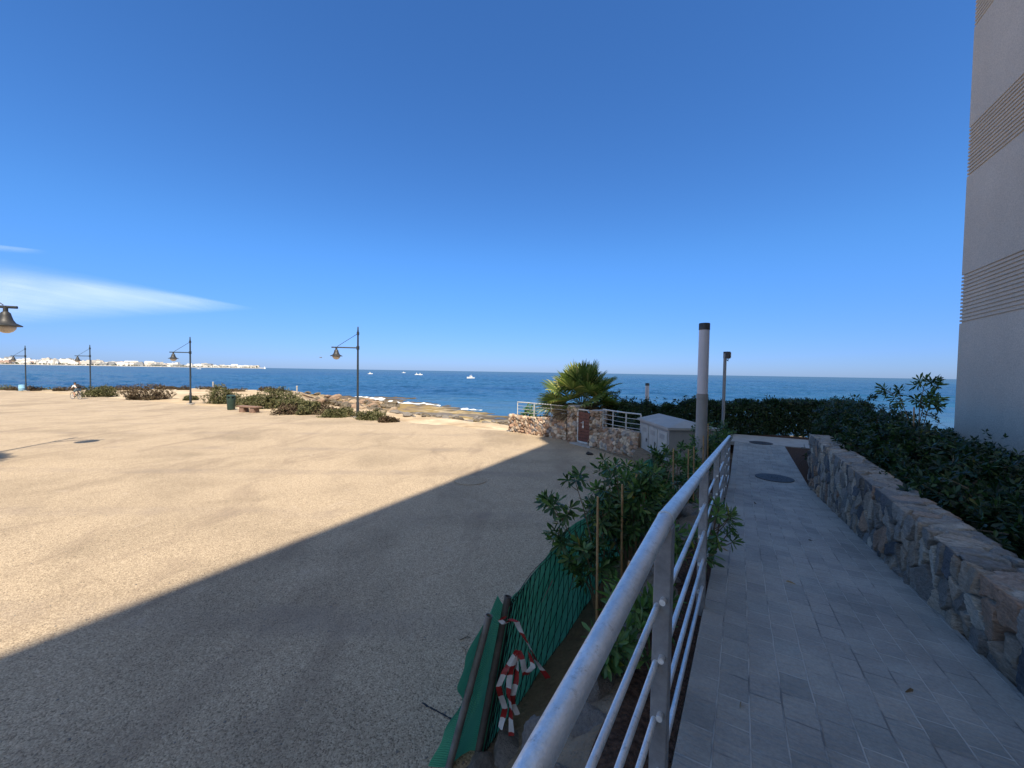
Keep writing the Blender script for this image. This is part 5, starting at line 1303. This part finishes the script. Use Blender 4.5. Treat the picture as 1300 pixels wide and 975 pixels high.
J = [(-0.24, 0, 1.0), (-0.14, 0, 1.16), (0.0, 0, 1.32), (0.08, 0, 1.40), (0.16, 0, 1.50), (0.19, 0, 1.60),
     (-0.22, 0.10, 0.98), (0.10, 0.12, 0.72), (-0.02, 0.13, 0.36), (0.13, 0.14, 0.28), (-0.22, -0.10, 0.98), (0.06, -0.12, 0.86), (-0.20, -0.13, 0.44), (-0.08, -0.14, 0.35),
     (0.02, 0.19, 1.35), (0.14, 0.25, 1.14), (0.27, 0.26, 1.02), (0.02, -0.19, 1.35), (0.14, -0.25, 1.14), (0.27, -0.26, 1.02)]
Ed = [(0, 1), (1, 2), (2, 3), (3, 4), (4, 5), (0, 6), (6, 7), (7, 8), (8, 9), (0, 10), (10, 11), (11, 12), (12, 13), (2, 14), (14, 15), (15, 16), (2, 17), (17, 18), (18, 19)]
Rr = [(0.13, 0.16)] + [(0.12, 0.15), (0.13, 0.17), 0.055, 0.095, 0.09, 0.09, 0.065, 0.045, 0.04, 0.09, 0.065, 0.045, 0.04, 0.06, 0.042, 0.035, 0.06, 0.042, 0.035]
skin_fig('body', J, Ed, Rr, M['skin'], pr)
sj = [0, 1, 2, 14, 15, 17, 18]; mp = {j: i for i, j in enumerate(sj)}
skin_fig('shirt', [J[j] for j in sj], [(mp[a], mp[b]) for a, b in Ed if a in mp and b in mp], [(0.145, 0.175), (0.14, 0.17), (0.15, 0.19), 0.075, 0.055, 0.075, 0.055], M['shirt'], pr)
sj = [0, 6, 7, 10, 11]; mp = {j: i for i, j in enumerate(sj)}
skin_fig('shorts', [J[j] for j in sj], [(mp[a], mp[b]) for a, b in Ed if a in mp and b in mp], [(0.15, 0.17), 0.105, 0.08, 0.105, 0.08], M['shorts'], pr)
mb = MB(); mb.lathe([(0.0, 0.125), (0.05, 0.118), (0.09, 0.08), (0.108, 0.02), (0.10, -0.02)], (0.175, 0, 1.56), 14); mb.build('hair', M['black'], pr, smooth=True)
bp = thing('backpack', cpos, 'black backpack on the back of the cyclist', 'backpack', None, crz); bp.scale = (SCY,) * 3
mb = MB(); Mx = Matrix.Rotation(R(48), 3, 'Y'); mb.box((-0.26, 0, 1.32), (0.22, 0.32, 0.46), 0, 0.85, Mx); o = mb.build('bag', M['black'], bp, bevel=0.06)
mb = MB()
for y in (-0.11, 0.11): mb.tube([(-0.10, y, 1.48), (0.03, y * 1.25, 1.50), (0.06, y * 1.3, 1.36), (-0.06, y * 1.3, 1.20)], 0.014, 6)
mb.build('strap', M['black'], bp)

# ------------------------------------------------------------------ boats and bird
def motorboat(p, L_, rz, label):
    root = thing('motorboat', p, label, 'boat', 'small boats out on the sea', rz); mb = MB(); n = 10; vs = []
    for i in range(n + 1):
        f = i / n; hw = L_ * 0.17 * (1 - f ** 3) + 0.02; x = L_ * (f - 0.5); sh = 0.55 + 0.25 * f * f
        vs += [(x, -hw, sh), (x, -hw * 0.7, -0.2), (x, hw * 0.7, -0.2), (x, hw, sh)]
    fs = [(3, 2, 1, 0)]
    for i in range(n):
        for j in range(3): fs.append((i * 4 + j, i * 4 + j + 1, i * 4 + 5 + j, i * 4 + 4 + j))
        fs.append((i * 4 + 3, i * 4, i * 4 + 4, i * 4 + 7))
    mb.add(vs, fs); mb.build('hull', M['boat_white'], root)
    mb = MB(); mb.box((-0.02 * L_, 0, 1.0), (L_ * 0.34, L_ * 0.22, 0.95), 0, 0.78); mb.build('cabin', M['boat_white'], root)
    mb = MB(); mb.box((0.0, 0, 1.12), (L_ * 0.315, L_ * 0.225, 0.30), 0, 0.95); mb.build('window', M['boat_glass'], root)
    mb = MB(); mb.tube([(-0.05 * L_, 0, 1.4), (-0.05 * L_, 0, 2.4)], 0.05, 6); mb.build('mast', M['boat_white'], root)
def bpos(px, py): p = gp(px, py, SEA); return p
motorboat(bpos(597.5, 480.0), 5.0, 2.9, 'nearest white motorboat, rightmost of the little boats on the sea')
motorboat(bpos(470.0, 474.8), 4.6, 0.4, 'white boat on the sea just right of the nearest lamp post')
motorboat(bpos(512.5, 473.4), 5.5, 0.3, 'white boat farthest out, between the lamp and the rightmost boat')
motorboat(bpos(533.5, 476.0), 4.2, 0.1, 'right one of a close pair of low white boats')
motorboat(bpos(529.0, 475.8), 3.6, 0.1, 'left one of a close pair of low white boats')
motorboat(bpos(252, 468.3), 9.0, 0.3, 'white boat before the far town shore right of a lamp')
p = bpos(336, 468.2); sb = thing('sailboat', p, 'tiny white sailboat just off the end of the far town', 'boat', None, 0.3)
mb = MB(); mb.add([(-4, -1.2, 1.0), (4.5, 0, 1.2), (-4, 1.2, 1.0), (-3.5, 0, -0.3), (3.5, 0, -0.3)], [(0, 1, 4, 3), (1, 2, 3, 4), (2, 0, 3), (0, 2, 1)]); mb.build('hull', M['boat_white'], sb)
mb = MB(); mb.tube([(0, 0, 1), (0, 0, 12)], 0.09, 6); mb.build('mast', M['boat_white'], sb)
mb = MB(); mb.add([(-0.2, 0, 2), (-3.6, 0.25, 2.2), (-0.2, 0, 11.6), (-0.25, 0.05, 2), (-3.6, 0.30, 2.2), (-0.25, 0.05, 11.6), (0.2, 0, 1.6), (4.2, 0, 1.4), (0.2, 0, 10.4)], [(0, 1, 2), (5, 4, 3), (6, 8, 7)]); mb.build('sail', M['boat_white'], sb)
p = at(407, 454, 70); bi = thing('gull', p, 'small bird flying over the sea left of the nearest lamp', 'bird', None, 0.8)
mb = MB(); mb.tube([(-0.2, 0, 0), (-0.08, 0, 0.02), (0.08, 0, 0.03), (0.2, 0, 0.02), (0.27, 0, 0.01)], [0.015, 0.05, 0.06, 0.04, 0.01], 8); mb.build('body', M['rock_grey'], bi, smooth=True)
for sg in (-1, 1):
    mb = MB(); vs = []
    for f, z, c_ in ((0, 0.02, 0.10), (0.25, 0.12, 0.10), (0.5, 0.10, 0.07), (0.62, 0.04, 0.02)): vs += [(0.05 + c_ / 2 - f * 0.1, sg * f, z), (0.05 - c_ / 2 - f * 0.15, sg * f, z - 0.01), (0.05 - f * 0.12, sg * f, z + 0.012)]
    fs = []
    for i in range(3): 
        for j in range(3): fs.append((i * 3 + j, i * 3 + (j + 1) % 3, i * 3 + 3 + (j + 1) % 3, i * 3 + 3 + j))
    mb.add(vs, fs); mb.build('wing', M['rock_grey'], bi)

# ------------------------------------------------------------------ far headland and town across the bay
def hx(px, y): return (px - 650) / 500.0 * y
def hd_y(px): return float(np.interp(px, [-200, 0, 200, 332], [1900, 2350, 2750, 3000]))
pxs_ = np.linspace(-260, 336, 120); V = []
for px in pxs_:
    y0 = hd_y(px); endf = float(sstep(336, 315, px))
    for dy, z in ((-6, -3), (0, -0.6), (35, 1.2), (70, 2.5), (200, 9), (420, 14), (800, 12), (1000, -3)):
        V.append((hx(px, y0 + dy), y0 + dy, -1.5 + (z + 1.5) * (0.25 + 0.75 * endf) if z > -1 else -3))
tag(link('headland', np_mesh('headland', np.array(V), grid_quads(len(pxs_), 8), True), M['town_land']), kind='structure')
def town_proto(kind, seed):
    r = rng(seed); mb = MB()
    if kind == 0: mb.box((0, 0, 0.5), (1, 1, 1)); mb.box((0.15, 0.1, 1.06), (0.3, 0.4, 0.12))
    elif kind == 1: mb.box((-0.2, 0, 0.4), (0.6, 1, 0.8)); mb.box((0.3, 0, 0.5), (0.398, 0.9, 1.0)); mb.box((-0.3, 0, 0.86), (0.2, 0.3, 0.118))
    elif kind == 2: mb.box((0, 0, 0.35), (1, 1, 0.7)); mb.box((0.05, 0.1, 0.84), (0.7, 0.7, 0.278)); mb.box((0.2, 0.1, 1.03), (0.2, 0.2, 0.098))
    else:
        mb.box((0, 0, 0.4), (1, 1, 0.8)); mb.add([(-0.53, -0.53, 0.802), (0.53, -0.53, 0.802), (0.53, 0.53, 0.802), (-0.53, 0.53, 0.802), (-0.4, 0, 1.05), (0.4, 0, 1.05)], [(0, 1, 5, 4), (2, 3, 4, 5), (1, 2, 5), (3, 0, 4), (3, 2, 1, 0)])
    # size baked so that the window rows keep their real spacing
    return mb
r = rng(99); kinds = ['white', 'cream', 'pinkish', 'grey']; mats = ['town_a', 'town_b', 'town_c', 'town_d']
protos = []
for kd_ in range(4):
    for mi_ in range(4):
        for sz in range(2):
            mb = town_proto(kd_, kd_); W_, D_, H_ = ((26, 16, 15), (46, 18, 22))[sz]
            me = bpy.data.meshes.new('town_building'); me.from_pydata([(v[0] * W_, v[1] * D_, v[2] * H_) for v in mb.v], [], mb.f); me.materials.append(M[mats[mi_]]); protos.append((me, mi_))
for i in range(230):
    px = -25 + 353 * r.random(); row = i % 4; y = hd_y(px) + 60 + row * 95 + 40 * r.random(); x = hx(px, y)
    mi_ = int(r.choice(4, p=[0.56, 0.20, 0.07, 0.17])); me = [q for q in protos if q[1] == mi_][int(r.integers(8))][0]
    o = bpy.data.objects.new('town_building', me); COL.objects.link(o)
    zg = float(np.interp(row * 95 + 60, [0, 70, 200, 420, 800], [1, 2.5, 9, 14, 12])) - 1.5
    fall = float(np.interp(px, [0, 150, 260, 332], [1.12, 0.95, 0.72, 0.55])); s_ = (0.6 + 1.0 * r.random() ** 1.5) * 1.12 * fall
    o.location = (x, y, zg - 2); o.scale = (0.8 + 0.5 * r.random(), 1, s_); o.rotation_euler = (0, 0, math.atan2(x, -y) * 0 + R(30) + r.normal(0, 0.3))
    tag(o, f'small {kinds[mi_]} apartment block in the far town across the bay', 'building', f'{kinds[mi_]} blocks of the far town')
V = []; Q = []; P = []
for i in range(900):
    px = -25 + 353 * r.random(); y = hd_y(px) + 45 + 330 * r.random() ** 2; zg = float(np.interp(y - hd_y(px), [0, 70, 200, 420], [1, 2.5, 9, 14])) - 1.5
    P.append((hx(px, y), y, zg + 2))
P = np.array(P); V, Q = leaves(P, np.tile(np.array([[0, 0, 1.0]]), (len(P), 1)), 6, 7.0, 6.0, rng(3), 10, 100, 0.1, False)
tag(link('far_trees', np_mesh('far_trees', V, Q), M['town_tree']), kind='stuff')

# ------------------------------------------------------------------ cirrus: thin high sheet of ice cloud
t = NT('cirrus'); a = t.n('ShaderNodeAttribute'); a.attribute_name = 'Col'
v = t.coord('Object', (0.00025, 0.00006, 1)); nz = t.ramp(t.noise(v, 2.4, 7, 0.6, 0.6), [(0.2, 0.55), (0.75, 1.05)])
fac = t.math('MULTIPLY', a.outputs['Fac'], nz)
tp_ = t.n('ShaderNodeBsdfTransparent'); tl = t.n('ShaderNodeBsdfTranslucent'); tl.inputs[0].default_value = (0.95, 0.96, 0.98, 1)
mx = t.n('ShaderNodeMixShader'); t.l(fac, mx.inputs[0]); t.l(tp_.outputs[0], mx.inputs[1]); t.l(tl.outputs[0], mx.inputs[2]); t.l(mx.outputs[0], t.out.inputs[0])
M['cirrus'] = t.m
def cirrus(name, edge_top, edge_bot, label, peak, seed):
    n1, n2 = 60, 24; V = []; A = []
    for i in range(n1):
        f = i / (n1 - 1); xt, yt = edge_top(f); xb, yb = edge_bot(f); a_ = gp(xt, yt, 2600.0); b_ = gp(xb, yb, 2600.0)
        for j in range(n2):
            g_ = j / (n2 - 1); p = a_.lerp(b_, g_); V.append(tuple(p))
            sh = float(sstep(0, 0.16, g_)) * float(sstep(1.0, 0.22, g_)); en = float(sstep(1.0, 0.80, f))
            w_ = 0.8 + 0.5 * (float(fbm(f * 9, g_ * 3, seed)) - 0.47)
            A.append([peak * sh * en * w_] * 3)
    me = np_mesh(name, np.array(V), grid_quads(n1, n2), True); set_color(me, np.array(A))
    o = link(name, me, M['cirrus']); tag(o, label, 'cloud', None, 'thing')
cirrus('cloud', lambda f: (-160 + 490 * f, 302 + 90 * f ** 1.15), lambda f: (-160 + 490 * f, 428 - 34 * f), 'long white wisp of cloud above the far town', 0.25, 3)
cirrus('cloud', lambda f: (-160 + 225 * f, 292 + 26 * f), lambda f: (-160 + 225 * f, 310 + 15 * f), 'short faint streak of cloud at the left edge above the larger wisp', 0.11, 7)
